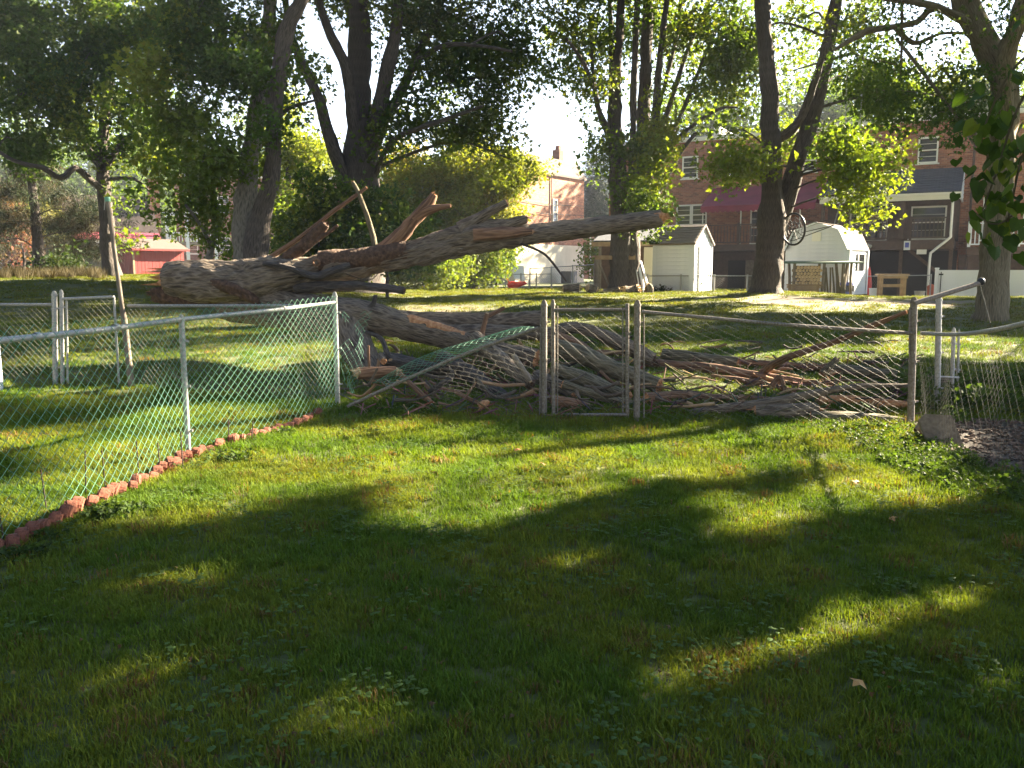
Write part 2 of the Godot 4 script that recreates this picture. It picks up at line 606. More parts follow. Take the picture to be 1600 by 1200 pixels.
func leaf_shape(b: MB, at: Vector3, dir: Vector3, nn: Vector3, l: float, w: float, kind: int):
	var side := dir.cross(nn).normalized() * w
	var drop := nn * l * 0.18
	var tip := at + dir * l - drop
	if kind == 1:   # broad, heart shaped
		var a := at + dir * l * 0.12
		var p1 := at - dir * l * 0.1 + side * 0.35 - drop * 0.6
		var p2 := at + dir * l * 0.22 + side * 0.56 - drop * 1.0
		var p3 := at + dir * l * 0.62 + side * 0.4 - drop * 0.9
		var q1 := at - dir * l * 0.1 - side * 0.35 - drop * 0.6
		var q2 := at + dir * l * 0.22 - side * 0.56 - drop * 1.0
		var q3 := at + dir * l * 0.62 - side * 0.4 - drop * 0.9
		for f in [[a, p1, p2], [a, p2, p3], [a, p3, tip], [a, q2, q1], [a, q3, q2], [a, tip, q3]]:
			b._face(f[0], f[1], f[2], nn)
	elif kind == 2: # needle or thin leaf
		b._face(at - side * 0.5, at + side * 0.5, tip, nn)
	else:           # lobed
		var m := at + dir * l * 0.42
		b._face(at, at + dir * l * 0.38 + side * 0.62 - drop, m, nn)
		b._face(m, at + dir * l * 0.38 + side * 0.62 - drop, at + dir * l * 0.58 + side * 0.22, nn)
		b._face(m, at + dir * l * 0.6 + side * 0.24, tip, nn)
		b._face(at, m, at + dir * l * 0.38 - side * 0.62 - drop, nn)
		b._face(m, at + dir * l * 0.58 - side * 0.22, at + dir * l * 0.38 - side * 0.62 - drop, nn)
		b._face(m, tip, at + dir * l * 0.6 - side * 0.24, nn)


func cluster(key: String, count: int, spread: float, l: float, w: float, kind: int, flat := 1.0) -> ArrayMesh:
	if CL.has(key):
		return CL[key]
	var b := MB.new()
	for i in count:
		var at := rv()
		while at.length() > 1.0:
			at = rv()
		at *= spread
		at.y *= flat
		var dir := (at.normalized() * 0.7 + rv() + Vector3(0, -0.25, 0)).normalized()
		var nn := (rv() * 0.9 + Vector3(0, 0.7, 0)).normalized()
		nn = (nn - dir * nn.dot(dir)).normalized()
		var s := rnd(0.7, 1.25)
		var k := rnd(0.75, 1.25)
		b.col = Color(k * rnd(0.9, 1.15), k, k * rnd(0.8, 1.1))
		leaf_shape(b, at, dir, nn, l * s, w * s, kind)
	CL[key] = b.mesh()
	return CL[key]


func nearest(pts: Array, c: Vector3, below := 0.0) -> Vector3:
	var best: Vector3 = pts[0]
	var bd := 1e9
	for p in pts:
		var q: float = p.distance_squared_to(c) + (4.0 * maxf(0.0, p.y - c.y + below)) ** 2
		if q < bd:
			bd = q
			best = p
	return best


# crown through blobs [centre, radii, density, tint]; limbs reach for each blob, twigs for each clump in it
func crown(t: Node3D, frame: Array, blobs: Array, bark: Material, leaf: ArrayMesh, leafmat: Material, tints: Array, size := 1.0, per := 57.0, clump := 0.5):
	var tw := MB.new(N)
	var xf := []
	var cols := []
	var mar := leaf.get_aabb().size.length() * 0.26 * size
	for bl in blobs:
		var c: Vector3 = bl[0]
		var r: Vector3 = bl[1]
		var area := PI * (r.x * r.y + r.x * r.z + r.y * r.z) / 3.0
		var total := int(area * per * bl[2] / (size * size))
		var per_clump := 9
		var root := nearest(frame, c, r.y * 0.5)
		var far := root.distance_to(c)
		if far > 0.3:
			var mid := root.lerp(c, 0.5) + rv() * far * 0.1 + Vector3(0, far * 0.08, 0)
			var br := clampf(far * 0.016, 0.015, 0.09)
			var pr := path([[root, br], [mid, br * 0.7], [c, br * 0.35]], 0.5)
			tw.tube(pr[0], pr[1], 5)
		for k in maxi(1, total / per_clump):
			var o := rv()
			while o.length() > 1.0:
				o = rv()
			o = o * (0.45 + 0.55 * sqrt(o.length()))
			o *= 0.9 + 1.1 * N.get_noise_3d(o.x * 4.0 + c.x * 3.0, o.y * 4.0 + c.y * 3.0, o.z * 4.0 + c.z)
			var cc := c + o * r
			var hue: Color = tints[rng.randi() % tints.size()]
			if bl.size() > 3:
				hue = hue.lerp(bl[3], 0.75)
			var kept := 0
			for q in per_clump:
				var p := cc + rv() * clump * Vector3(1, 0.6, 1) * size
				if p.y - t.position.y > 3.2 and lit(p, mar):
					continue
				kept += 1
				var f := rnd(0.8, 1.2)
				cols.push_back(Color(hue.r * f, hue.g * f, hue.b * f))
				xf.push_back(Transform3D(Basis.from_euler(Vector3(rnd(-0.5, 0.5), rnd(0, TAU), rnd(-0.5, 0.5))).scaled(Vector3.ONE * size * rnd(0.65, 1.35)), p - t.position))
			if kept > 5 and (rng.randf() < 0.5):
				var st := c.lerp(cc, 0.25)
				var pr := path([[st, 0.012], [st.lerp(cc, 0.55) + rv() * 0.12, 0.009], [cc + rv() * 0.15, 0.004]], 0.4)
				tw.tube(pr[0], pr[1], 3)
	if tw.v.size():
		wpart("twigs", tw, bark, t, "stuff")
	if xf.size():
		many("crown", leaf, leafmat, xf, cols, t)


# stems: [[x, y, width], ...] in photograph pixels at distance d, with a number at the end for how far it leans away
func tree(called: String, label: String, d: float, stems: Array, blobs: Array, bark: String, tints: Array, o := {}) -> Node3D:
	var first = px(stems[0].filter(func(q): return q is Array), d)
	var base: Vector3 = first[0][0]
	base.y = gy(base.x, base.z)
	var t := thing(called, label, o.get("category", "tree"), base, 0.0, o.get("group", ""))
	var frame := []
	for i in stems.size():
		var list: Array = stems[i].filter(func(q): return q is Array)
		var dz: float = 0.0 if list.size() == stems[i].size() else stems[i][-1]
		var ctrl := px(list, d, dz)
		if i == 0:
			var b: Vector3 = ctrl[0][0]
			b.y = base.y - 0.1
			if ctrl[0][0].y > base.y + 0.4:
				ctrl.push_front([b, ctrl[0][1] * 1.15])
			else:
				ctrl[0][0] = b
			if o.get("flare", true):
				ctrl.insert(1, [b.lerp(ctrl[1][0], 0.0) + Vector3(0, 0.28, 0), ctrl[0][1] * 0.97])
				ctrl[0][1] *= 1.45
		var thick: float = ctrl[0][1]
		var pr := path(ctrl, 0.25 if d < 32 else 0.5)
		var mb := MB.new(N)
		mb.tube(pr[0], pr[1], 16 if thick > 0.2 else 9, clampf(thick * 0.1, 0.004, 0.045), 0.0, TAU, rnd(0, 40), 0.12)
		wpart("trunk" if i == 0 else "limb", mb, M[bark] if not (o.has("barks") and i < o.barks.size()) else M[o.barks[i]], t)
		for q in pr[0]:
			frame.push_back(q)
	var bl := []
	for q in blobs:
		if q[0] is Vector3:
			bl.push_back(q)
			continue
		var dd: float = d + (q[6] if q.size() > 6 else rnd(-0.8, 0.8))
		var r := Vector3(q[2], q[3], (q[2] + q[3]) * 0.5) * dd / F
		var e := [P(q[0], q[1], dd), r, q[4] if q.size() > 4 else 1.0]
		if q.size() > 5 and q[5] is Color:
			e.push_back(q[5])
		bl.push_back(e)
	crown(t, frame, bl, M[bark], o.get("leaf", cluster("maple", 14, 0.3, 0.13, 0.12, 0)), M[o.get("leafmat", "leaves")], tints, o.get("size", 1.0), o.get("per", 57.0), o.get("clump", 0.5))
	return t


# ---------- chain link ----------
func chain_link(b: MB, f: Callable, l: float, h: float, r := 0.0021, w := 0.04, hh := 0.042, skip = null):
	for i in int(l / w):
		var last := Vector3.ZERO
		for k in int(h / hh) + 1:
			var s := (i + ((k + i) & 1)) * w
			var y := minf(k * hh, h)
			var p: Vector3 = f.call(s, y)
			if k > 0 and not (skip != null and skip.call(s, y)):
				b.wire(last, p, r)
			last = p


func pole(parent: Node3D, called: String, a: Vector3, b: Vector3, r: float, m: Material, sides := 10) -> MeshInstance3D:
	var mb := MB.new()
	mb.tube(PackedVector3Array([a, b]), PackedFloat32Array([r, r]), sides)
	# flat ends
	for e in [[a, (a - b).normalized()], [b, (b - a).normalized()]]:
		var u: Vector3 = (Vector3.UP if absf(e[1].y) < 0.9 else Vector3.RIGHT).cross(e[1]).normalized()
		var w: Vector3 = e[1].cross(u)
		for j in sides:
			mb.tri(e[0], e[0] + (u * cos(j * TAU / sides) + w * sin(j * TAU / sides)) * r, e[0] + (u * cos((j + 1) * TAU / sides) + w * sin((j + 1) * TAU / sides)) * r, e[1])
	return wpart(called, mb, m, parent)


func post_cap(parent: Node3D, at: Vector3, r: float, m: Material):
	var mb := MB.new()
	var p := PackedVector3Array()
	var q := PackedFloat32Array()
	for k in [[0.0, 1.15], [0.018, 1.15], [0.02, 0.95], [0.045, 0.8], [0.06, 0.45], [0.066, 0.05]]:
		p.push_back(at + Vector3(0, k[0], 0)); q.push_back(r * k[1])
	mb.tube(p, q, 12)
	wpart("post_cap", mb, m, parent)


func clamp_band(parent: Node3D, at: Vector3, r: float, m: Material):
	var mb := MB.new()
	mb.tube(PackedVector3Array([at - Vector3(0, 0.012, 0), at + Vector3(0, 0.012, 0)]), PackedFloat32Array([r * 1.18, r * 1.18]), 10)
	mb.box(at + Vector3(r * 1.5, 0, 0), Vector3(r, 0.02, 0.012))
	wpart("clamp_band", mb, m, parent)


func fence_post(called: String, label: String, a: Vector3, b: Vector3, r: float, group := "", m := "galvanised") -> Node3D:
	var t := thing(called, label, "fence post", a, 0.0, group)
	pole(t, "shaft", a - Vector3(0, 0.1, 0), b, r, M[m])
	post_cap(t, b, r, M[m])
	for k in 3:
		clamp_band(t, a.lerp(b, 0.2 + 0.33 * k), r, M[m])
	return t


func fences():
	# left fence running towards the corner post
	var A := Vector3(-3.05, 0, -4.0)
	var B := Vector3(-2.04, gy(-2.04, -9.75), -9.75)
	var ln := [Vector3(-3.02, 0, -2.2), Vector3(-3.03, 0, -4.84), Vector3(-2.82, 0, -7.2), B]
	var along := func(s: float) -> Vector3:
		var q := s
		for i in 3:
			var e: float = ln[i].distance_to(ln[i + 1])
			if q <= e or i == 2:
				return ln[i].lerp(ln[i + 1], q / e)
			q -= e
		return ln[3]
	var total: float = ln[0].distance_to(ln[1]) + ln[1].distance_to(ln[2]) + ln[2].distance_to(ln[3])
	var t := thing("chain_link_fence", "green wire chain link fence along the red edging blocks on the left", "fence", ln[1])
	var b := MB.new()
	chain_link(b, func(s, y):
		var p: Vector3 = along.call(s)
		var sag: float = 0.03 * sin(s * 2.1) * (1.0 - y / 1.25)
		return p + Vector3(0.035 + sag, 0.02 + y, 0), total, 1.26, 0.002, 0.054, 0.042)
	wpart("wire_mesh", b, M.green_wire, t)
	for i in 3:
		var u := Vector3(0, 1.2, 0)
		var rb := MB.new(N)
		rb.tube(PackedVector3Array([ln[i] + u, ln[i].lerp(ln[i + 1], 0.5) + u + Vector3(0, -0.01, 0), ln[i + 1] + u]), PackedFloat32Array([0.021, 0.021, 0.021]), 10)
		wpart("top_rail", rb, M.galvanised, t)
	for s in [3.1, 4.0, 5.6, 6.6]:
		var p: Vector3 = along.call(s) + Vector3(0, 1.2, 0)
		var tb := MB.new()
		tb.tube(PackedVector3Array([p + Vector3(-0.005, 0, 0.02), p + Vector3(0.005, 0, -0.02)]), PackedFloat32Array([0.025, 0.025]), 8)
		wpart("wire_tie", tb, M.galvanised, t)
	fence_post("fence_post", "galvanised post halfway along the green chain link fence, above the edging blocks", ln[2], ln[2] + Vector3(0, 1.18, 0), 0.025)
	fence_post("fence_post", "grey corner post where the green fence ends beside the fallen trunk", B, B + Vector3(0, 1.26, 0), 0.03)

	# posts of the back fence
	var p1 := Vector3(0.35, 0, -9.12)
	var p2 := Vector3(1.34, 0, -8.92)
	var p3 := Vector3(4.2, 0, -8.74)
	for p in [p1, p2, p3]:
		p.y = gy(p.x, p.z)
	fence_post("gate_post", "thick rounded post left of the rusty gate, broken fence leaning on it", p1, P(850, 478, 9.12), 0.034, "", "rusty_steel")
	fence_post("gate_post", "thick rounded post right of the rusty gate", p2, P(996, 478, 8.92), 0.034, "", "rusty_steel")
	fence_post("fence_post", "rusty square-topped corner post with the slanting pipe leaning from its top", p3, P(1428, 474, 8.74), 0.036, "", "rusty_steel")
	# gate
	var g := thing("garden_gate", "narrow rusty chain link gate between two rounded posts", "gate", P(865, 652, 9.05))
	var q := [P(865, 484, 9.08), P(979, 484, 8.95), P(979, 648, 8.95), P(866, 648, 9.08)]
	pole(g, "hinge_stile", P(865, 655, 9.08), P(864, 476, 9.08), 0.021, M.rusty_steel)
	post_cap(g, P(864, 477, 9.08), 0.023, M.rusty_steel)
	pole(g, "stile", P(980, 652, 8.95), P(980, 474, 8.95), 0.02, M.rusty_steel)
	pole(g, "top_bar", q[0], q[1], 0.018, M.rusty_steel)
	pole(g, "bottom_bar", q[3], q[2], 0.018, M.rusty_steel)
	pole(g, "tension_bar", P(871, 645, 9.06), P(871, 478, 9.06), 0.007, M.rusty_steel, 6)
	pole(g, "tension_bar", P(973, 645, 8.94), P(973, 480, 8.94), 0.007, M.rusty_steel, 6)
	for y in [520, 600]:
		clamp_band(g, P(865, y, 9.08), 0.022, M.rusty_steel)
		clamp_band(g, P(980, y, 8.95), 0.022, M.rusty_steel)
	b = MB.new()
	var gw: float = q[0].distance_to(q[1])
	chain_link(b, func(s, y): return q[3].lerp(q[2], clampf(s / gw, 0, 1)).lerp(q[0].lerp(q[1], clampf(s / gw + 0.0, 0, 1)), y / 1.13) + Vector3(0.02 * sin(y * 9.0), 0, 0.024), gw, 1.13, 0.0014, 0.062, 0.05)
	wpart("wire_mesh", b, M.bare_wire, g)
	# panel right of the gate: rail sags to the right, slack mesh
	t = thing("chain_link_fence", "sagging rusty chain link fence panel right of the gate in front of the logs", "fence", p2)
	var ra := P(1003, 487, 8.9)
	var rb2 := P(1428, 521, 8.72)
	var rail := MB.new(N)
	var rp := path([[ra, 0.019], [P(1090, 495, 8.86), 0.019], [P(1250, 509, 8.8), 0.019], [rb2, 0.019]], 0.2)
	rail.tube(rp[0], rp[1], 10)
	wpart("top_rail", rail, M.rusty_steel, t)
	pole(t, "tension_bar", P(1006, 655, 8.9), P(1006, 484, 8.9), 0.008, M.rusty_steel, 6)
	pole(t, "tension_bar", P(1421, 660, 8.72), P(1421, 480, 8.72), 0.008, M.rusty_steel, 6)
	b = MB.new()
	var pl := ra.distance_to(rb2)
	chain_link(b, func(s, y):
		var u: float = clampf((s - 0.5 * y) / pl, 0, 1)
		var lean: float = 0.16 * sin(u * PI) * (1.0 - y / 1.2)
		var low := Vector3(lerpf(ra.x, rb2.x, u) + lean, gy(lerpf(ra.x, rb2.x, u), -8.8) + 0.01, lerpf(ra.z, rb2.z, u) + 0.03)
		var top: float = 1.14 - 0.04 * sin(u * 9.0) - (0.1 * u if u > 0.9 else 0.0)
		return low + Vector3(-lean * y / 1.2 + 0.012 * sin(y * 30 + s * 20), y * top / 1.15, 0.02 * sin(s * 5.0) * (1.0 - y)), pl + 0.6, 1.16, 0.0013, 0.066, 0.05, func(s, y): return s - 0.5 * y < 0.0 or s - 0.5 * y > pl)
	wpart("wire_mesh", b, M.bare_wire, t)
	# broken panel left of the gate
	t = thing("broken_fence_panel", "collapsed chain link panel hanging from a slanting fallen rail, left of the gate", "fence", P(545, 640, 9.4))
	var fa := P(543, 635, 9.35)
	var fb := P(842, 512, 9.1)
	var fr := path([[fa, 0.018], [P(640, 590, 9.3), 0.019], [P(740, 548, 9.25), 0.02], [fb, 0.02]], 0.15)
	var fm := MB.new(N)
	fm.tube(fr[0], fr[1], 10)
	wpart("fallen_rail", fm, M.rusty_steel, t)
	pole(t, "tension_bar", P(843, 655, 9.1), P(845, 492, 9.1), 0.008, M.rusty_steel, 6)
	b = MB.new()
	var bl := 1.95
	chain_link(b, func(s, y):
		var u: float = clampf((s - 0.5 * y) / bl, 0, 1)
		var hi := P(lerpf(650, 842, u), lerpf(586, 512, u), lerpf(9.3, 9.12, u))
		var lo := P(lerpf(700, 845, u), lerpf(655, 655, u), lerpf(9.2, 9.08, u))
		var bulge: float = 0.1 * sin(y * 2.6) * sin(u * PI)
		return lo.lerp(hi, y / 1.1) + Vector3(0.012 * sin(s * 40.0), 0, bulge), bl + 0.6, 1.1, 0.0013, 0.07, 0.055, func(s, y): return s - 0.5 * y < 0.0 or s - 0.5 * y > bl)
	wpart("wire_mesh", b, M.bare_wire, t)
	b = MB.new()   # mesh crumpled along the upper side of the rail
	chain_link(b, func(s, y):
		var u: float = clampf(s / 2.1, 0, 1)
		var r := P(lerpf(600, 842, u), lerpf(608, 512, u), lerpf(9.32, 9.12, u))
		var up: float = 0.13 * pow(sin(clampf(u * 0.9 + 0.1, 0, 1) * PI), 0.7) * (0.85 + 0.2 * sin(s * 3.0))
		var fold: float = 0.05 * sin(y * 14.0 + s * 3.0)
		return r + Vector3(-0.2 * y + 0.04 * sin(y * 9), up * sin(y * 3.4), -0.03 - y * 0.3 + fold), 2.1, 0.6, 0.0021, 0.045, 0.045)
	wpart("crumpled_mesh", b, M.green_wire, t)
	# torn end of the green fence hanging at the corner post
	t = thing("torn_fence_mesh", "torn green wire mesh dangling right of the corner post against the trunk", "fence mesh", B)
	b = MB.new()
	chain_link(b, func(s, y): return B + Vector3(0.05 + s * (0.35 + 0.4 * y) + 0.03 * sin(y * 9 + s * 11), 0.12 + y * 0.9, -0.05 - 0.35 * s + 0.05 * sin(y * 6)), 0.42, 1.1, 0.002, 0.04, 0.045, func(s, y): return N.get_noise_2d(s * 9, y * 6) > 0.12)
	wpart("wire_mesh", b, M.green_wire, t)
	# right fence coming towards us
	t = thing("chain_link_fence", "chain link fence beside the mulch bed at the right edge, bulging at its foot", "fence", p3)
	var c0 := Vector3(p3.x + 0.03, 0, p3.z + 0.05)
	var c1 := Vector3(4.05, 0, -5.0)
	var cl := c0.distance_to(c1)
	var tops := func(u: float) -> float: return 0.95 + 0.3 * smoothstep(0.0, 0.75, u)
	b = MB.new()
	chain_link(b, func(s, y):
		var u: float = clampf(s / cl, 0, 1)
		var p := c0.lerp(c1, u)
		p.x += (-0.28 * (1.0 - y / 1.3) * smoothstep(0.0, 0.3, u) + 0.03 * sin(s * 7 + y * 5)) * (1.0 - smoothstep(0.9, 1.0, u) * 0.2)
		p.y = gy(p.x, p.z) + y * (tops.call(u) + 0.03 + (0.2 * (1.0 - u * 5.0) if u < 0.2 else 0.0)) / 1.25
		return p, cl, 1.26, 0.0012, 0.045, 0.05)
	wpart("wire_mesh", b, M.bare_wire, t)
	var rr := []
	for k in 6:
		var u := k / 5.0
		var p := c0.lerp(c1, u)
		p.y = gy(p.x, p.z) + tops.call(u) + 0.02
		rr.push_back([p, 0.02])
	rp = path(rr, 0.2)
	rail = MB.new(N)
	rail.tube(rp[0], rp[1], 10)
	wpart("top_rail", rail, M.galvanised, t)
	# neighbour's posts behind it
	fence_post("fence_post", "tall galvanised post standing just behind the slanting pipe", P(1465, 640, 9.7), P(1467, 470, 9.7), 0.033)
	fence_post("fence_post", "thin grey post to the right of the tall galvanised post", P(1487, 640, 9.9), P(1490, 520, 9.9), 0.022)
	fence_post("fence_post", "thinnest post of the pair behind the mulch bed fence", P(1496, 640, 10.1), P(1498, 522, 10.1), 0.014)
	t = thing("cross_rail", "short rail joining the posts behind the concrete slab", "rail", P(1465, 587, 9.7))
	pole(t, "rail", P(1462, 588, 9.72), P(1498, 590, 9.9), 0.012, M.galvanised)
	t = thing("tilted_pipe", "rusty pipe slanting up from the corner post to a black ball", "pipe", P(1430, 476, 8.7))
	pole(t, "pipe", P(1428, 474, 8.7), P(1532, 442, 8.9), 0.026, M.rusty_steel)
	var sp := SphereMesh.new()
	sp.radius = 0.04; sp.height = 0.08
	var ball := MeshInstance3D.new()
	ball.name = "ball"; ball.mesh = sp; ball.material_override = M.black_plastic
	t.add_child(ball)
	ball.position = P(1533, 440, 8.9) - t.position
	t = thing("stay_wire", "wire running down from the black ball at the pipe's end", "wire", P(1546, 505, 8.95))
	pole(t, "wire", P(1531, 446, 8.9), P(1547, 505, 8.95), 0.008, M.bare_wire, 6)
	# neighbour's back fence on the left
	fence_post("fence_post", "grey post left of the small gate in the neighbour's fence", P(86, 602, 11.2), P(85, 462, 11.2), 0.035)
	fence_post("fence_post", "second grey post beside the small gate in the neighbour's fence", P(97, 600, 11.2), P(96, 460, 11.2), 0.026)
	t = thing("neighbour_gate", "small bent gate in the neighbour's back fence beside the leaning pole", "gate", P(105, 605, 11.2))
	pole(t, "top_bar", P(98, 467, 11.2), P(178, 464, 11.1), 0.02, M.galvanised)
	pole(t, "bottom_bar", P(108, 610, 11.2), P(186, 613, 11.1), 0.018, M.galvanised)
	pole(t, "stile", P(104, 470, 11.2), P(106, 610, 11.2), 0.014, M.galvanised)
	pole(t, "stile", P(178, 464, 11.1), P(187, 613, 11.1), 0.016, M.galvanised)
	b = MB.new()
	var n0 := P(106, 610, 11.2); var n1 := P(186, 612, 11.1); var n2 := P(178, 464, 11.1); var n3 := P(100, 466, 11.2)
	chain_link(b, func(s, y): return n0.lerp(n1, clampf(s / 0.68, 0, 1)).lerp(n3.lerp(n2, clampf(s / 0.68, 0, 1)), y / 1.26), 0.68, 1.3, 0.0018, 0.04, 0.045)
	wpart("wire_mesh", b, M.bare_wire, t)
	t = thing("chain_link_fence", "neighbour's chain link fence with a pale rail, from the leaning pole to the corner post", "fence", P(200, 605, 11.0))
	var m0 := P(200, 478, 11.0)
	var m1 := B + Vector3(-0.03, 1.16, 0)
	pole(t, "top_rail", m0, m1, 0.021, M.galvanised)
	b = MB.new()
	var ml := m0.distance_to(m1)
	chain_link(b, func(s, y):
		var p := m0.lerp(m1, clampf(s / ml, 0, 1))
		p.y = lerpf(gy(p.x, p.z), p.y, y / 1.15)
		return p + Vector3(0, 0, 0.025), ml, 1.2, 0.0018, 0.04, 0.045)
	wpart("wire_mesh", b, M.bare_wire, t)
	t = thing("chain_link_fence", "neighbour's chain link fence at the left edge, left of the small gate", "fence", P(85, 602, 11.2))
	m0 = P(-60, 476, 11.4)
	m1 = P(84, 476, 11.2)
	var k0 := m0; var k1 := m1
	pole(t, "top_rail", m0, m1, 0.021, M.galvanised)
	b = MB.new()
	chain_link(b, func(s, y):
		var p := k0.lerp(k1, clampf(s / 1.25, 0, 1))
		p.y = lerpf(gy(p.x, p.z), p.y, y / 1.15)
		return p + Vector3(0, 0, 0.025), 1.25, 1.2, 0.0018, 0.04, 0.045)
	wpart("wire_mesh", b, M.bare_wire, t)
	t = thing("white_post", "white square post cut by the left edge of the picture", "post", P(-4, 612, 10.6))
	pb(t, "shaft", M.vinyl, Vector3(0, 0.75, 0), Vector3(0.1, 1.5, 0.1))
	pb(t, "cap", M.vinyl, Vector3(0, 1.53, 0), Vector3(0.13, 0.05, 0.13))
	t = thing("leaning_pole", "tall leaning wooden clothes pole with a green cap behind the left fence", "pole", P(206, 608, 10.9))
	var lp := MB.new(N)
	var lpp := path([[P(206, 610, 10.9), 0.042], [P(194, 500, 10.9), 0.04], [P(190, 475, 10.9), 0.028], [P(168, 312, 10.9), 0.026]], 0.3)
	lp.tube(lpp[0], lpp[1], 10)
	wpart("shaft", lp, M.grey_lumber, t)
	pole(t, "cap", P(168.5, 315, 10.9), P(167.5, 308, 10.9), 0.036, mat("cap_green", Color(0.12, 0.3, 0.2), 0.6))
	pole(t, "string", P(164, 311, 10.88), P(163, 328, 10.88), 0.006, M.rope, 5)


func edging():
	var t := thing("brick_edging", "row of red scalloped edging blocks at the foot of the left fence", "edging", Vector3(-3.0, 0, -4.84))
	var vars := []
	for k in 5:
		var b := MB.new()
		var lean := rnd(-0.02, 0.04)
		for lay in [[1.0, 0.022, -0.044], [0.86, 0.034, -0.012], [0.86, -0.022, -0.012]]:
			var pts := []
			for j in 9:
				var a := PI * j / 8.0
				pts.push_back(Vector3(cos(a) * 0.08 * lay[0] * rnd(0.95, 1.05) + lean * sin(a), 0.02 + sin(a) * 0.075 * lay[0] * rnd(0.92, 1.06), lay[1]))
			pts.push_front(Vector3(0.08 * lay[0], -0.06, lay[1]))
			pts.push_back(Vector3(-0.08 * lay[0], -0.06, lay[1]))
			b.slab(pts, Vector3(0, 0, lay[2]))
		vars.push_back(b.mesh())
	var line := [Vector3(-2.96, 0, -4.2), Vector3(-2.96, 0, -4.9), Vector3(-2.76, 0, -7.05), Vector3(-2.1, 0, -9.4)]
	var k := 0
	for i in 3:
		var a: Vector3 = line[i]
		var c: Vector3 = line[i + 1]
		var cnt := int(a.distance_to(c) / 0.1)
		for j in cnt:
			var p := a.lerp(c, float(j) / cnt) + Vector3(rnd(-0.025, 0.025), rnd(-0.015, 0.02), 0)
			p.y += gy(p.x, p.z) - (0.012 if i == 2 else 0.0)
			var o := MeshInstance3D.new()
			o.name = "edging_block"
			o.mesh = vars[k % 5]
			o.material_override = M.clay_brick
			t.add_child(o, true)
			o.position = p - t.position
			var dir := atan2(c.x - a.x, c.z - a.z)
			o.rotation = Vector3(rnd(-0.3, 0.3), dir - PI / 2 + 0.45 + rnd(-0.2, 0.2), rnd(-0.25, 0.25))
			o.scale = Vector3(rnd(0.9, 1.1), rnd(0.8, 1.05), rnd(0.9, 1.2))
			k += 1
	# rusty rods stuck in the ground
	var ls := ["nearest the left edge of the picture", "second from the left, slightly taller", "third from the left", "tall, left of the middle post", "short, just left of the middle post", "tallest, before the block pile", "first one right of the middle post", "second one right of the middle post", "last one before the corner post"]
	var rods := [[8, 850, 800], [74, 800, 744], [134, 776, 716], [166, 772, 715], [218, 752, 700], [252, 742, 700], [286, 734, 684], [357, 696, 662], [392, 690, 664]]
	for i in rods.size():
		var q: Array = rods[i]
		var g := G(q[0], q[1])
		var h: float = (q[1] - q[2]) * 1.25 * -g.z / F
		var o := thing("rusty_rod", "thin rusty rod stuck among the red edging blocks, " + ls[i], "rod", g, 0.0, "rusty rods along the left fence")
		pole(o, "rod", g - Vector3(0, 0.05, 0), g + Vector3(rnd(-0.03, 0.03), h, 0), 0.005, M.rod, 6)


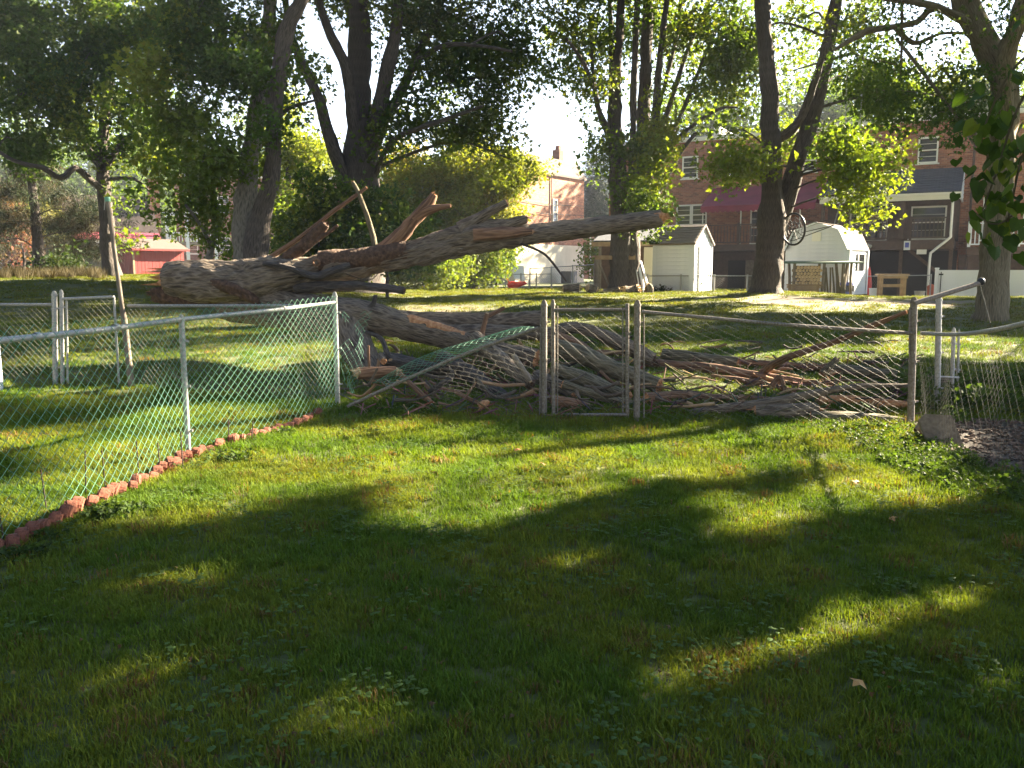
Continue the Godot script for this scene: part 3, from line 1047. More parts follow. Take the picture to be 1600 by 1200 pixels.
func fallen():
	var B = M.bark
	var base := G(470, 560)
	var t := thing("fallen_tree", "huge fallen tree with torn limbs lying across the back fence", "fallen tree", base)
	var W := func(called: String, list: Array, m := "bark", ends := "fresh_wood", which := 3, sides := 20, amp := 0.014, spikes := 6, lump := 0.12): return wood(t, called, px(list, 13.0), M[m], M[ends], sides, 0.07, amp, which, spikes, lump)
	# upper trunk, from the broken root end to the long arm on the right
	W.call("trunk", [[262, 438, 54, 13.0], [300, 437, 66, 13.0], [370, 438, 66, 13.0], [430, 430, 60, 12.9], [480, 424, 50, 12.9], [530, 416, 44, 12.9], [580, 408, 42, 13.0], [640, 396, 42, 13.0], [700, 379, 46, 13.1], [755, 370, 45, 13.2], [800, 367, 40, 13.2], [822, 366, 30, 13.3]], "bark", "fresh_wood", 3, 44, 0.036, 14, 0.16)
	W.call("limb", [[780, 369, 32, 13.2], [830, 365, 32, 13.3], [900, 358, 31, 13.4], [965, 350, 28, 13.5], [1032, 342, 24, 13.6]], "bark", "fresh_wood", 3, 26, 0.015, 10)
	W.call("torn_end", [[1008, 346, 22, 13.58], [1026, 343, 21, 13.58], [1041, 338, 12, 13.5]], "fresh_wood", "fresh_wood", 2, 14, 0.014, 14, 0.35)
	# lower trunk leaning out to the right over the fence line
	W.call("lower_trunk", [[350, 468, 56, 13.2], [420, 478, 60, 13.0], [490, 487, 56, 12.6], [562, 492, 46, 12.2], [620, 507, 42, 12.0], [687, 525, 38, 11.8], [750, 540, 34, 11.5], [837, 562, 28, 11.2]], "bark", "fresh_wood", 2, 36, 0.022, 8, 0.14)
	W.call("limb", [[512, 488, 40, 12.7], [540, 502, 52, 12.3], [558, 545, 50, 11.9], [590, 594, 42, 11.5]], "bark", "rotten_wood", 0, 30, 0.026, 0)
	W.call("limb", [[590, 494, 22, 13.2], [660, 500, 28, 13.4], [750, 503, 28, 13.5], [848, 499, 26, 13.5]], "bark", "rotten_wood", 2, 22, 0.014, 5)
	W.call("limb", [[690, 520, 22, 12.6], [760, 520, 26, 12.5], [850, 520, 22, 12.4], [905, 512, 18, 12.4], [978, 541, 26, 12.3], [1020, 562, 22, 12.2]], "bark", "rotten_wood", 2, 22, 0.014, 5)
	# the root end
	W.call("splintered_root", [[240, 460, 22, 13.0], [256, 461, 30, 12.95], [290, 466, 24, 12.95], [340, 470, 22, 13.0]], "rotten_wood", "rotten_wood", 3, 22, 0.03, 26, 0.3)
	W.call("torn_strip", [[330, 441, 12, 12.75], [356, 448, 22, 12.72], [385, 462, 20, 12.7], [402, 474, 10, 12.7]], "rotten_wood", "rotten_wood", 3, 14, 0.02, 8, 0.3)
	# stubs and broken branches
	W.call("branch", [[416, 406, 9, 12.9], [470, 370, 8, 12.9], [520, 331, 7, 12.9], [573, 293, 5, 12.9]], "red_bark", "fresh_wood", 2, 10, 0.003, 3)
	W.call("hollow_stub", [[446, 404, 16, 12.9], [470, 388, 20, 12.9], [495, 364, 20, 12.9], [508, 350, 14, 12.9]], "rotten_wood", "rotten_wood", 2, 14, 0.02, 10, 0.3)
	W.call("hollow_stub", [[474, 390, 10, 12.85], [500, 372, 8, 12.85], [528, 352, 4, 12.85]], "rotten_wood", "rotten_wood", 2, 8, 0.008, 3)
	W.call("branch", [[586, 392, 11, 13.0], [583, 372, 9, 13.0], [574, 340, 8, 12.95], [560, 302, 8, 12.9], [551, 284, 6, 12.9]], "grey_bark", "fresh_wood", 2, 10, 0.005, 3)
	W.call("forked_stub", [[592, 398, 26, 13.0], [622, 372, 22, 13.0], [647, 343, 19, 13.0], [668, 320, 18, 13.0], [678, 304, 10, 13.0]], "red_bark", "fresh_wood", 2, 18, 0.012, 8, 0.2)
	W.call("forked_stub", [[646, 342, 14, 12.98], [672, 328, 14, 12.95], [704, 322, 6, 12.9]], "red_bark", "fresh_wood", 2, 12, 0.006, 4)
	W.call("branch", [[412, 412, 8, 12.65], [450, 418, 9, 12.55], [492, 432, 11, 12.5], [515, 424, 10, 12.55], [546, 414, 9, 12.7]], "tree_bark", "rotten_wood", 1, 12, 0.006, 3, 0.15)
	W.call("limb", [[462, 450, 16, 12.8], [510, 447, 16, 12.7], [560, 446, 15, 12.6], [632, 454, 11, 12.5]], "tree_bark", "rotten_wood", 2, 16, 0.012, 6, 0.2)
	W.call("knob", [[576, 484, 13, 12.05], [584, 474, 9, 12.0], [587, 461, 6, 12.0]], "tree_bark", "rotten_wood", 2, 10, 0.006, 2, 0.3)
	W.call("stub", [[718, 358, 24, 13.1], [750, 340, 17, 13.1], [792, 317, 12, 13.1]], "bark", "fresh_wood", 2, 14, 0.01, 6)
	W.call("stub", [[768, 360, 16, 13.1], [800, 349, 16, 13.05], [822, 341, 12, 13.05]], "bark", "rotten_wood", 2, 14, 0.01, 8)
	W.call("torn_stub", [[740, 366, 18, 13.0], [790, 365, 18, 12.98], [832, 362, 8, 12.98]], "red_bark", "fresh_wood", 2, 14, 0.008, 10, 0.3)
	W.call("twig", [[814, 381, 4, 13.1], [840, 391, 4, 13.1], [858, 404, 4, 13.1], [885, 440, 2.5, 13.1]], "tree_bark", "rotten_wood", 0, 7, 0.002, 0)
	W.call("twig", [[540, 428, 2, 12.6], [575, 438, 1.6, 12.4], [590, 428, 1.2, 12.4]], "tree_bark", "rotten_wood", 0, 5, 0.0, 0)
	# knot hole
	var kn := MB.new(N)
	var kp := P(494, 410, 12.55)
	var ring := PackedVector3Array()
	var rr := PackedFloat32Array()
	for j in 13:
		ring.push_back(kp + Vector3(cos(j * TAU / 12) * 0.05, sin(j * TAU / 12) * 0.045, 0.0)); rr.push_back(0.018)
	kn.tube(ring, rr, 8)
	wpart("knot", kn, M.red_bark, t)
	# bark torn away: bare reddish wood on the top of the trunk, a bright patch on the lower trunk
	for s in [[px([[500, 416, 49, 12.9], [560, 411, 44, 12.95], [612, 403, 44, 13.0], [640, 396, 42, 13.0]], 13.0), 1.3, 3.7, "rotten_wood"], [px([[624, 508, 44, 12.0], [640, 513, 42, 11.95], [660, 518, 41, 11.9], [690, 526, 39, 11.8], [730, 535, 35, 11.6]], 12.0), 1.5, 2.7, "fresh_wood"]]:
		var pr := path(s[0], 0.06)
		var sb := MB.new(N)
		sb.tube(pr[0], pr[1], 10, 0.012, s[1], s[2], 3.0, 0.1, 0.03)
		wpart("bare_patch", sb, M[s[3]], t)


func logs():
	log_at("log", "thick pale log lying farthest back behind the sagging fence, mossy grey bark", [[1036, 554, 20], [1090, 559, 18], [1155, 566, 15]], "grey_bark")
	log_at("log", "reddish split log behind the pale one, ending near the knobbly stub", [[1148, 567, 11], [1220, 571, 13], [1290, 576, 13]], "red_bark")
	log_at("long_branch", "long bare brown branch running from the gate post to the middle of the fence panel", [[1004, 566, 15], [1060, 571, 14], [1110, 576, 15], [1196, 590, 15], [1255, 598, 12], [1304, 602, 9]], "red_bark")
	log_at("log", "short stripped log at the foot of the gate's right post", [[1010, 623, 20], [1050, 620, 18], [1090, 619, 13]], "red_bark", "fresh_wood")
	log_at("log", "pale split log whose torn grain shows along its top, centre of the panel", [[1075, 620, 13], [1130, 624, 16], [1200, 624, 9]], "red_bark", "pale_wood", 0.0, "log", 9)
	log_at("long_branch", "dark forked branch lying across the front of the pile just behind the mesh", [[1052, 652, 11, 9.25], [1100, 642, 15, 9.2], [1156, 636, 18, 9.2], [1215, 627, 18, 9.2], [1262, 616, 14, 9.25], [1345, 604, 9, 9.4], [1418, 602, 6, 9.5]], "bark")
	log_at("log", "short thick log with a torn orange end, front of the pile", [[1180, 643, 22], [1225, 643, 26], [1272, 641, 26]], "bark", "fresh_wood", 0.0, "log", 10)
	log_at("log", "dark log half hidden under the front branch", [[1060, 660, 16], [1130, 662, 16], [1195, 660, 12]], "tree_bark", "rotten_wood")
	log_at("log", "big grey log seen through the gate, its orange end right of the post", [[862, 540, 28, 11.2], [905, 553, 30, 11.0], [960, 578, 28, 10.7], [1030, 602, 25, 10.4]], "grey_bark", "fresh_wood", 0.0, "log", 10)
	log_at("log", "rough log behind the gate sloping down to the right, lichen on its bark", [[864, 578, 26, 10.6], [910, 590, 24, 10.4], [982, 620, 20, 10.0]], "grey_bark", "fresh_wood")
	log_at("log", "thin log crossing low behind the gate", [[880, 600, 15, 9.9], [940, 620, 13, 9.8], [1000, 636, 12, 9.6]], "grey_bark", "fresh_wood")
	log_at("log", "short brown log at the bottom of the gate", [[862, 626, 16, 9.6], [895, 632, 18, 9.55], [924, 641, 15, 9.5]], "red_bark", "rotten_wood")
	log_at("log", "splintered pale branch at the back of the gate", [[868, 524, 14, 12.0], [895, 534, 14, 12.0], [924, 548, 8, 11.9]], "red_bark", "pale_wood", 0.0, "log", 9)
	log_at("log", "stripped light branch lying on the grass behind the gate", [[914, 552, 9], [950, 551, 9], [975, 554, 7]], "red_bark", "pale_wood")
	log_at("log", "brown log wedged behind the left gate post", [[838, 588, 24, 10.6], [880, 606, 20, 10.3], [898, 616, 14, 10.1]], "bark", "fresh_wood")
	log_at("leaning_branch", "long thin branch propped up across the fence panel to the corner post", [[1192, 583, 12], [1222, 562, 12, 10.5], [1300, 535, 10, 9.8], [1365, 508, 9, 9.2], [1416, 487, 7, 8.95]], "red_bark", "fresh_wood", 0.0, "branch")
	log_at("branch_stub", "knobbly upright stub among the logs near the corner post", [[1284, 584, 13, 11.0], [1296, 572, 12, 11.0], [1307, 561, 10, 11.0]], "grey_bark", "rotten_wood", 0.0, "branch")
	log_at("log", "long grey log stretching past the corner post", [[1300, 577, 18], [1350, 582, 18], [1420, 590, 17], [1495, 597, 13]], "grey_bark")
	log_at("log", "split orange log near the corner post", [[1281, 627, 15], [1330, 626, 16], [1420, 635, 14]], "fresh_wood", "fresh_wood", 0.0, "log", 8)
	log_at("log", "stout grey log lying nearest the corner post, under the split one", [[1266, 654, 24], [1330, 655, 25], [1410, 660, 20]], "grey_bark", "fresh_wood", 0.0, "log", 8)
	log_at("branch", "thin branch crossing above the stout grey log", [[1300, 606, 6], [1360, 603, 6], [1480, 592, 4]], "tree_bark", "rotten_wood", 0.0, "branch")
	log_at("branch", "short forked stick beside the knobbly stub", [[1205, 604, 8, 10.6], [1218, 590, 9, 10.6], [1226, 612, 6, 10.5]], "red_bark", "pale_wood", 0.0, "branch")
	log_at("log", "reddish log lying between the pale split log and the back branch", [[1112, 588, 8], [1180, 598, 10], [1240, 612, 10]], "red_bark")
	log_at("broken_limb", "bright broken limb end pointing at the corner post", [[558, 582, 17, 10.4], [585, 581, 19, 10.5], [618, 580, 16, 10.6]], "red_bark", "pale_wood", 0.0, "log", 26)
	log_at("log", "thick dark limb slanting down behind the collapsed panel", [[742, 528, 24, 11.0], [782, 560, 24, 10.6], [830, 600, 20, 10.2]], "bark", "rotten_wood")
	log_at("log", "dark limb beside it, deeper under the collapsed panel", [[690, 560, 26, 11.0], [745, 590, 26, 10.6], [800, 632, 18, 10.0]], "tree_bark", "rotten_wood")
	log_at("log", "mossy log under the lower trunk", [[600, 560, 22, 11.4], [660, 574, 22, 11.2], [730, 585, 20, 11.0]], "tree_bark", "rotten_wood")
	log_at("branch", "brown branch slanting down to the lawn through the collapsed panel", [[625, 584, 8, 10.0], [655, 612, 9, 9.7], [684, 638, 9, 9.5]], "red_bark", "fresh_wood", 0.0, "branch")
	log_at("branch", "splintered pale stick hanging behind the mesh near the gate post", [[803, 556, 10, 9.9], [815, 574, 10, 9.8], [829, 596, 5, 9.7]], "grey_lumber", "pale_wood", 0.0, "branch", 8)
	log_at("branch", "upright stick standing on the lower trunk", [[752, 526, 9, 11.3], [757, 506, 8, 11.3], [761, 490, 6, 11.3]], "red_bark", "pale_wood", 0.0, "branch")
	log_at("branch", "crooked stick lying on top of the upright one", [[756, 498, 6, 11.4], [770, 490, 8, 11.4], [788, 481, 6, 11.4]], "red_bark", "rotten_wood", 0.0, "branch")
	log_at("branch", "stub with a sunlit orange cut between trunk and corner post", [[594, 556, 10, 10.9], [598, 562, 12, 10.7], [599, 565, 11, 10.6]], "bark", "fresh_wood", 0.0, "branch")
	log_at("branch", "dark branch hooking down in front of the trunk's hollow", [[570, 518, 6, 11.3], [594, 528, 8, 11.1], [604, 548, 8, 10.9], [610, 562, 7, 10.8]], "tree_bark", "pale_wood", 0.0, "branch")
	log_at("branch", "thin upright twig above the bright broken limb", [[576, 540, 3, 10.4], [576, 558, 4, 10.4], [577, 573, 4, 10.4]], "red_bark", "rotten_wood", 0.0, "branch")
	log_at("branch", "low stick pointing at the torn orange chip", [[712, 612, 7, 9.7], [730, 622, 8, 9.6], [748, 630, 6, 9.5]], "red_bark", "pale_wood", 0.0, "branch")
	log_at("branch", "hooked dark stick under the fallen rail", [[670, 612, 8, 9.8], [690, 600, 9, 9.8], [706, 588, 8, 9.9], [700, 574, 6, 9.9]], "tree_bark", "rotten_wood", 0.0, "branch")
	log_at("bark_piece", "curled chip of orange bark lying in the grass under the collapsed panel", [[750, 636, 10, 9.3], [757, 631, 11, 9.3], [764, 628, 5, 9.3]], "fresh_wood", "fresh_wood", 0.0, "bark piece", 8)
	# small litter of twigs: one tangle nobody could count
	var b := MB.new(N)
	for i in 800:
		var p := G(rnd(560, 1420), rnd(560, 655))
		if p.z > -9.0:
			continue
		var a := rnd(0, TAU)
		var l := rnd(0.08, 0.4)
		var w := Vector3(cos(a) * l, rnd(0.0, 0.15), sin(a) * l * 0.7)
		b.col = Color(rnd(0.06, 0.2), rnd(0.05, 0.13), rnd(0.03, 0.09))
		b.wire(p + Vector3(0, 0.02, 0), p + w + Vector3(0, 0.03, 0), rnd(0.003, 0.013))
	var bb := MB.new(N)
	for i in 130:
		var p := G(rnd(570, 1000) if i < 90 else rnd(1000, 1410), rnd(540, 650))
		if p.z > -9.15:
			continue
		var a := rnd(-0.5, 0.9) + (PI if rng.randf() < 0.5 else 0.0)
		var l := rnd(0.15, 0.6)
		var rise := rnd(0.02, 0.25) if i < 90 else rnd(0.0, 0.1)
		var pr := path([[p + Vector3(0, rnd(0.02, 0.38 if i < 90 else 0.15), 0), rnd(0.008, 0.028)], [p + Vector3(cos(a) * l * 0.5, rise * 0.7 + 0.05, sin(a) * l * 0.4) + rv() * 0.04, rnd(0.008, 0.024)], [p + Vector3(cos(a) * l, rise + 0.04, sin(a) * l * 0.8), rnd(0.004, 0.02)]], 0.08)
		bb.col = [Color(0.1, 0.075, 0.055), Color(0.17, 0.1, 0.06), Color(0.26, 0.15, 0.08), Color(0.07, 0.055, 0.045), Color(0.36, 0.24, 0.13)][rng.randi() % 5]
		bb.tube(pr[0], pr[1], 7, 0.006, 0.0, TAU, rnd(0, 30), 0.2)
	var ob := part("broken_branches", bb, M.tinted, self, "stuff")
	ob.set_meta("label", "tangled heap of small broken branches and bark under the logs")
	ob.set_meta("category", "branches")
	var o := part("twig_litter", b, M.tinted, self, "stuff")
	o.set_meta("label", "tangle of twigs and bark bits around the broken logs")
	o.set_meta("category", "twigs")


# ---------- buildings ----------
func window(parent: Node3D, x: float, y: float, w: float, h: float, z := 0.0, called := "window", fm := "white_trim"):
	var b := MB.new()
	for s in [-1, 1]:
		b.box(Vector3(s * (w * 0.5 - 0.035), 0, 0.03), Vector3(0.07, h, 0.07))
		b.box(Vector3(0, s * (h * 0.5 - 0.04), 0.032), Vector3(w - 0.142, 0.08, 0.074))
	b.box(Vector3(0, 0, 0.028), Vector3(w - 0.142, 0.05, 0.06))
	b.box(Vector3(0, -h * 0.5 - 0.03, 0.06), Vector3(w + 0.16, 0.055, 0.13))
	var o := part(called, b, M[fm], parent)
	o.position = Vector3(x, y + h * 0.5, z)
	for k in [-1, 1]:
		pb(o, "pane", M.glass, Vector3(0, k * h * 0.24, 0.012), Vector3(w - 0.144, h * 0.4, 0.014))
		pb(o, "muntin", M[fm], Vector3(0, k * h * 0.24, 0.024), Vector3(w - 0.146, 0.018, 0.008))


func railing(deck: Node3D, a: Vector3, b: Vector3, h: float, m: Material, step := 0.16, top := 0.09):
	var dir := (b - a).normalized()
	var l := a.distance_to(b)
	var turn := Vector3(0, atan2(-dir.z, dir.x), 0)
	pb(deck, "handrail", m, (a + b) * 0.5 + Vector3(0, h, 0), Vector3(l, 0.05, top), turn)
	pb(deck, "bottom_rail", m, (a + b) * 0.5 + Vector3(0, 0.1, 0), Vector3(l, 0.06, 0.05), turn)
	for i in int(l / step):
		var p := a + dir * (i + 0.5) * step
		pb(deck, "baluster", m, p + Vector3(0, h * 0.5 + 0.04, 0), Vector3(0.045, h - 0.17, 0.04), turn)
	for k in int(l / 1.9) + 1:
		var p := a + dir * minf(k * 1.9, l - 0.04)
		pb(deck, "rail_post", m, p + Vector3(0, h * 0.5 + 0.03, 0), Vector3(0.1, h + 0.1, 0.1), turn)


func rowhouse(label: String, at: Vector3, turn: float, x0: float, x1: float, top: float) -> Node3D:
	var t := thing("brick_rowhouse", label, "house", at, turn, "brick row houses at the back right")
	pb(t, "wall", M.brick, Vector3((x0 + x1) * 0.5, top * 0.5 - 0.5, -4), Vector3(x1 - x0 - 0.01, top + 1.0, 8))
	pb(t, "cornice", M.white_trim, Vector3((x0 + x1) * 0.5, top + 0.09, -3.95), Vector3(x1 - x0 - 0.01, 0.2, 8.3))
	pb(t, "roof", M.felt, Vector3((x0 + x1) * 0.5, top + 0.22, -4), Vector3(x1 - x0 - 0.1, 0.06, 7.9))
	return t


func houses():
	var at := Vector3(7.94, 0.3, -46.5)
	var turn := deg_to_rad(-29)
	# left end unit
	var t := rowhouse("left end brick row house with a double window above the lean-to roof", at, turn, -2.9, 2.9, 8.1)
	window(t, 1.7, 6.2, 0.85, 1.15)
	window(t, 1.42, 3.75, 0.82, 1.1)
	window(t, 2.26, 3.75, 0.82, 1.1)
	window(t, -1.2, 3.75, 0.9, 1.1)
	window(t, -1.3, 6.2, 0.85, 1.15)
	pb(t, "parapet", M.white_trim, Vector3(2.9, 8.5, -2.5), Vector3(0.3, 0.7, 4))
	# awning unit
	t = rowhouse("brick row house with the maroon awning over its brown deck", at, turn, 2.9, 8.7, 8.1)
	window(t, 4.2, 6.2, 0.85, 1.15)
	window(t, 7.6, 6.2, 0.95, 1.15)
	var b := MB.new()
	var y0 := 5.65; var y1 := 4.55
	b.quad(Vector3(3.0, y1, 2.3), Vector3(8.5, y1, 2.3), Vector3(8.5, y0, 0.02), Vector3(3.0, y0, 0.02))
	b.tri(Vector3(3.0, y1, 2.3), Vector3(3.0, y0, 0.02), Vector3(3.0, y1, 0.02))
	b.tri(Vector3(8.5, y1, 2.3), Vector3(8.5, y1, 0.02), Vector3(8.5, y0, 0.02))
	for i in 22:
		var xa := 3.0 + i * 0.25
		b.quad(Vector3(xa, y1 - 0.26, 2.31), Vector3(xa + 0.25, y1 - 0.26, 2.31), Vector3(xa + 0.25, y1, 2.3), Vector3(xa, y1, 2.3))
		b.tri(Vector3(xa, y1 - 0.26, 2.31), Vector3(xa + 0.125, y1 - 0.34, 2.31), Vector3(xa + 0.25, y1 - 0.26, 2.31))
	part("awning", b, M.awning_cloth, t)
	var d := pb(t, "deck", M.deck_wood, Vector3(5.8, 2.5, 1.2), Vector3(5.6, 0.3, 2.4))
	railing(d, Vector3(-2.75, 0.15, 1.15), Vector3(2.75, 0.15, 1.15), 0.95, M.deck_wood)
	for x in [3.2, 5.8, 8.4]:
		pb(t, "deck_post", M.deck_wood, Vector3(x, 1.0, 2.2), Vector3(0.14, 2.7, 0.14))
	for x in [3.1, 5.0, 7.8]:
		pole(t, "awning_pole", Vector3.ZERO, Vector3(0, 1.9, 0), 0.03, M.white_trim, 6).position = Vector3(x, 2.65, 2.2)
	window(t, 5.4, 2.7, 0.9, 1.75)
	window(t, 6.35, 2.7, 0.9, 1.75)
	pb(t, "basement_wall", M.deck_wood, Vector3(5.8, 0.7, 0.03), Vector3(5.7, 3.6, 0.04))
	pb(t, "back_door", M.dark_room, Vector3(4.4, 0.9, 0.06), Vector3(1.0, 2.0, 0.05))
	pb(t, "basement_door", M.grey_lumber, Vector3(5.8, 0.9, 0.07), Vector3(2.0, 2.0, 0.06))
	# porch unit
	t = rowhouse("brick row house whose brown porch has a grey shingled roof and white fascia", at, turn, 8.7, 14.5, 8.25)
	window(t, 13.0, 6.3, 0.85, 1.2)
	window(t, 10.2, 6.3, 0.85, 1.2)
	b = MB.new()
	b.slab([Vector3(8.75, 4.75, 2.75), Vector3(14.55, 4.75, 2.75), Vector3(14.55, 6.05, 0.02), Vector3(8.75, 6.05, 0.02)], Vector3(0, -0.1, 0))
	part("porch_roof", b, M.felt, t)
	for k in 9:
		var u := k / 9.0
		pb(t, "shingle_course", M.felt, Vector3(11.65, lerpf(4.83, 6.0, u), lerpf(2.68, 0.2, u)), Vector3(5.76, 0.015, 0.3), Vector3(0.44 - 0.06, 0, 0))
	pb(t, "fascia", M.white_trim, Vector3(11.65, 4.56, 2.7), Vector3(5.8, 0.26, 0.08))
	pb(t, "gutter", M.white_trim, Vector3(11.65, 4.68, 2.79), Vector3(5.85, 0.1, 0.11))
	b = MB.new()
	b.slab([Vector3(14.52, 4.45, 0.02), Vector3(14.52, 4.45, 2.7), Vector3(14.52, 4.7, 2.7), Vector3(14.52, 5.95, 0.06)].map(func(q): return q), Vector3(0.03, 0, 0))
	part("gable_end", b, M.white_paint, t)
	for k in 7:
		pb(t, "siding_board", M.white_paint, Vector3(14.57, 4.55 + k * 0.19, 1.3 - k * 0.19), Vector3(0.03, 0.17, 2.5 - k * 0.36), Vector3(0, 0, 0.1))
	d = pb(t, "deck", M.deck_wood, Vector3(11.6, 2.5, 1.35), Vector3(5.6, 0.42, 2.7))
	railing(d, Vector3(-2.75, 0.21, 1.3), Vector3(2.75, 0.21, 1.3), 0.95, M.deck_wood)
	for x in [8.9, 12.3, 14.3]:
		pb(t, "porch_post", M.deck_wood, Vector3(x, 3.6, 2.6), Vector3(0.15, 1.75, 0.15))
		pb(t, "deck_post", M.deck_wood, Vector3(x, 1.1, 2.4), Vector3(0.15, 2.4, 0.15))
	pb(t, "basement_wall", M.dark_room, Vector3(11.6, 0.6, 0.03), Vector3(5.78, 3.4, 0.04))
	pb(t, "porch_wall", M.deck_wood, Vector3(11.6, 3.7, 0.024), Vector3(5.76, 2.0, 0.03))
	b = MB.new()
	b.bar(Vector3(12.6, 2.3, 2.3), Vector3(13.9, 1.2, 2.3), 0.1, 0.14)
	part("brace", b, M.deck_wood, t)
	window(t, 13.2, 2.85, 1.5, 1.5, 0.04)
	window(t, 10.6, 2.75, 1.7, 1.8, 0.04)
	pb(t, "awning_box", M.red_bark, Vector3(11.1, 3.85, 2.1), Vector3(1.3, 0.25, 0.5))
	b = MB.new(N)
	var dp := path([[Vector3(14.25, 4.6, 2.84), 0.055], [Vector3(14.25, 3.0, 2.84), 0.055], [Vector3(14.2, 2.75, 2.84), 0.055], [Vector3(13.6, 2.2, 2.75), 0.055], [Vector3(13.5, 1.9, 2.75), 0.055], [Vector3(13.5, 0.1, 2.75), 0.055]], 0.2)
	b.tube(dp[0], dp[1], 8)
	part("downspout", b, M.white_trim, t)
	pb(t, "floodlight_base", M.white_plastic, Vector3(10.9, 2.5, 2.75), Vector3(0.12, 0.14, 0.08))
	for s in [-1, 1]:
		b = MB.new()
		b.tube(PackedVector3Array([Vector3.ZERO, Vector3(s * 0.12, -0.05, 0.12), Vector3(s * 0.17, -0.08, 0.16)]), PackedFloat32Array([0.03, 0.07, 0.09]), 8)
		part("floodlight", b, M.white_plastic, t).position = Vector3(10.9, 2.52, 2.8)
	var sg := pb(t, "blue_number_sign", M.white_plastic, Vector3(12.55, 2.47, 2.73), Vector3(0.26, 0.4, 0.03))
	pb(sg, "sign_face", M.blue_plastic, Vector3(0, 0.02, 0.02), Vector3(0.16, 0.22, 0.012))
	pb(t, "notice_sign", M.white_trim, Vector3(13.15, 2.2, 2.66), Vector3(0.4, 0.24, 0.03))
	# last unit
	t = rowhouse("brick row house at the far right with the white deck railing", at, turn, 14.5, 20.3, 8.25)
	window(t, 16.0, 6.3, 0.85, 1.2)
	window(t, 17.6, 2.9, 1.2, 1.5)
	window(t, 15.9, 2.75, 1.0, 1.9)
	d = pb(t, "deck", M.deck_wood, Vector3(17.5, 2.2, 1.1), Vector3(5.2, 0.36, 2.2))
	railing(d, Vector3(-2.55, 0.2, 1.0), Vector3(2.55, 0.2, 1.0), 1.0, M.vinyl)
	railing(d, Vector3(-2.55, 0.2, -0.9), Vector3(-2.55, 0.2, 0.9), 1.0, M.vinyl)
	pb(t, "basement_wall", M.deck_wood, Vector3(17.4, 0.5, 0.03), Vector3(5.7, 3.2, 0.04))
	for x in [15.1, 17.5, 19.9]:
		pb(t, "deck_post", M.deck_wood, Vector3(x, 0.9, 2.0), Vector3(0.15, 2.2, 0.15))
	b = MB.new(N)
	b.tube(PackedVector3Array([Vector3(14.9, 0.2, 0.08), Vector3(14.9, 8.2, 0.08)]), PackedFloat32Array([0.05, 0.05]), 8)
	part("downspout", b, M.deck_wood, t)
	pb(t, "meter_box", M.grey_paint, Vector3(15.2, 4.8, 0.1), Vector3(0.3, 0.5, 0.18))
	# sunlit house in the middle distance
	t = thing("brick_house", "sunlit orange brick house with a cream ground floor and brown roof", "house", Vector3(0.13, 0.85, -55), deg_to_rad(54))
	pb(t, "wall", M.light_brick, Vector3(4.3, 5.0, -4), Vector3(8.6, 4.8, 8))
	pb(t, "ground_floor", M.cream_wall, Vector3(4.3, 1.0, -3.98), Vector3(8.64, 3.2, 8.05))
	b = MB.new()
	var e := [Vector3(-0.15, 7.35, 0.15), Vector3(8.75, 7.35, 0.15), Vector3(8.75, 7.35, -8.15), Vector3(-0.15, 7.35, -8.15)]
	var f := [Vector3(0.35, 8.5, -0.5), Vector3(8.3, 8.5, -0.5), Vector3(8.3, 8.5, -7.5), Vector3(0.35, 8.5, -7.5)]
	for i in 4:
		b.quad(e[i], e[(i + 1) % 4], f[(i + 1) % 4], f[i])
	b.quad(f[0], f[1], f[2], f[3])
	b.quad(e[3], e[2], e[1], e[0])
	part("roof", b, M.shingle_roof, t)
	pb(t, "eave_trim", M.deck_wood, Vector3(4.3, 7.3, 0.05), Vector3(8.85, 0.12, 0.2))
	pb(t, "chimney", M.dark_brick, Vector3(7.0, 8.8, -1.2), Vector3(0.6, 1.0, 0.6))
	pb(t, "chimney_pot", M.clay_brick, Vector3(7.0, 9.45, -1.2), Vector3(0.3, 0.3, 0.3))
	window(t, 4.75, 3.95, 0.55, 1.75)
	b = MB.new()
	b.tube(PackedVector3Array([Vector3(4.25, 2.6, 0.06), Vector3(4.25, 7.3, 0.06)]), PackedFloat32Array([0.035, 0.035]), 6)
	part("drain_pipe", b, M.deck_wood, t)
	for y in [5.35, 4.7]:
		b = MB.new()
		b.tube(PackedVector3Array([Vector3(0.0, y + 0.05, 0.1), Vector3(4, y - 0.08, 0.1), Vector3(8.6, y + 0.1, 0.1)]), PackedFloat32Array([0.02, 0.02, 0.02]), 5)
		part("wall_cable", b, M.cable, t)
	pb(t, "air_conditioner", M.grey_paint, Vector3(5.1, 0.35, 1.0), Vector3(0.8, 0.9, 0.8))
	# little far house beside the spruce
	t = thing("gable_house", "distant red brick house with a white trimmed gable below the spruce", "house", Vector3(7.4, 0.9, -85), deg_to_rad(20))
	pb(t, "wall", M.brick, Vector3(1.2, 2.6, -3), Vector3(5.6, 5.2, 6))
	b = MB.new()
	b.slab([Vector3(-1.6, 5.2, 0), Vector3(4.0, 5.2, 0), Vector3(1.8, 7.2, 0)], Vector3(0, 0, -6))
	part("gable", b, M.brick, t)
	b = MB.new()
	b.slab([Vector3(-2.0, 4.95, 0.3), Vector3(1.8, 7.35, 0.3), Vector3(1.8, 7.5, 0.3), Vector3(-2.0, 5.15, 0.3)], Vector3(0, 0, -6.6))
	b.slab([Vector3(1.8, 7.35, 0.3), Vector3(4.4, 4.95, 0.3), Vector3(4.4, 5.15, 0.3), Vector3(1.8, 7.5, 0.3)], Vector3(0, 0, -6.6))
	part("roof", b, M.brown_shingle, t)
	for x in [-0.6, 0.4]:
		pb(t, "downspout", M.white_trim, Vector3(x, 2.6, 0.1), Vector3(0.14, 5.0, 0.1))
	window(t, 2.3, 3.4, 1.2, 1.4)
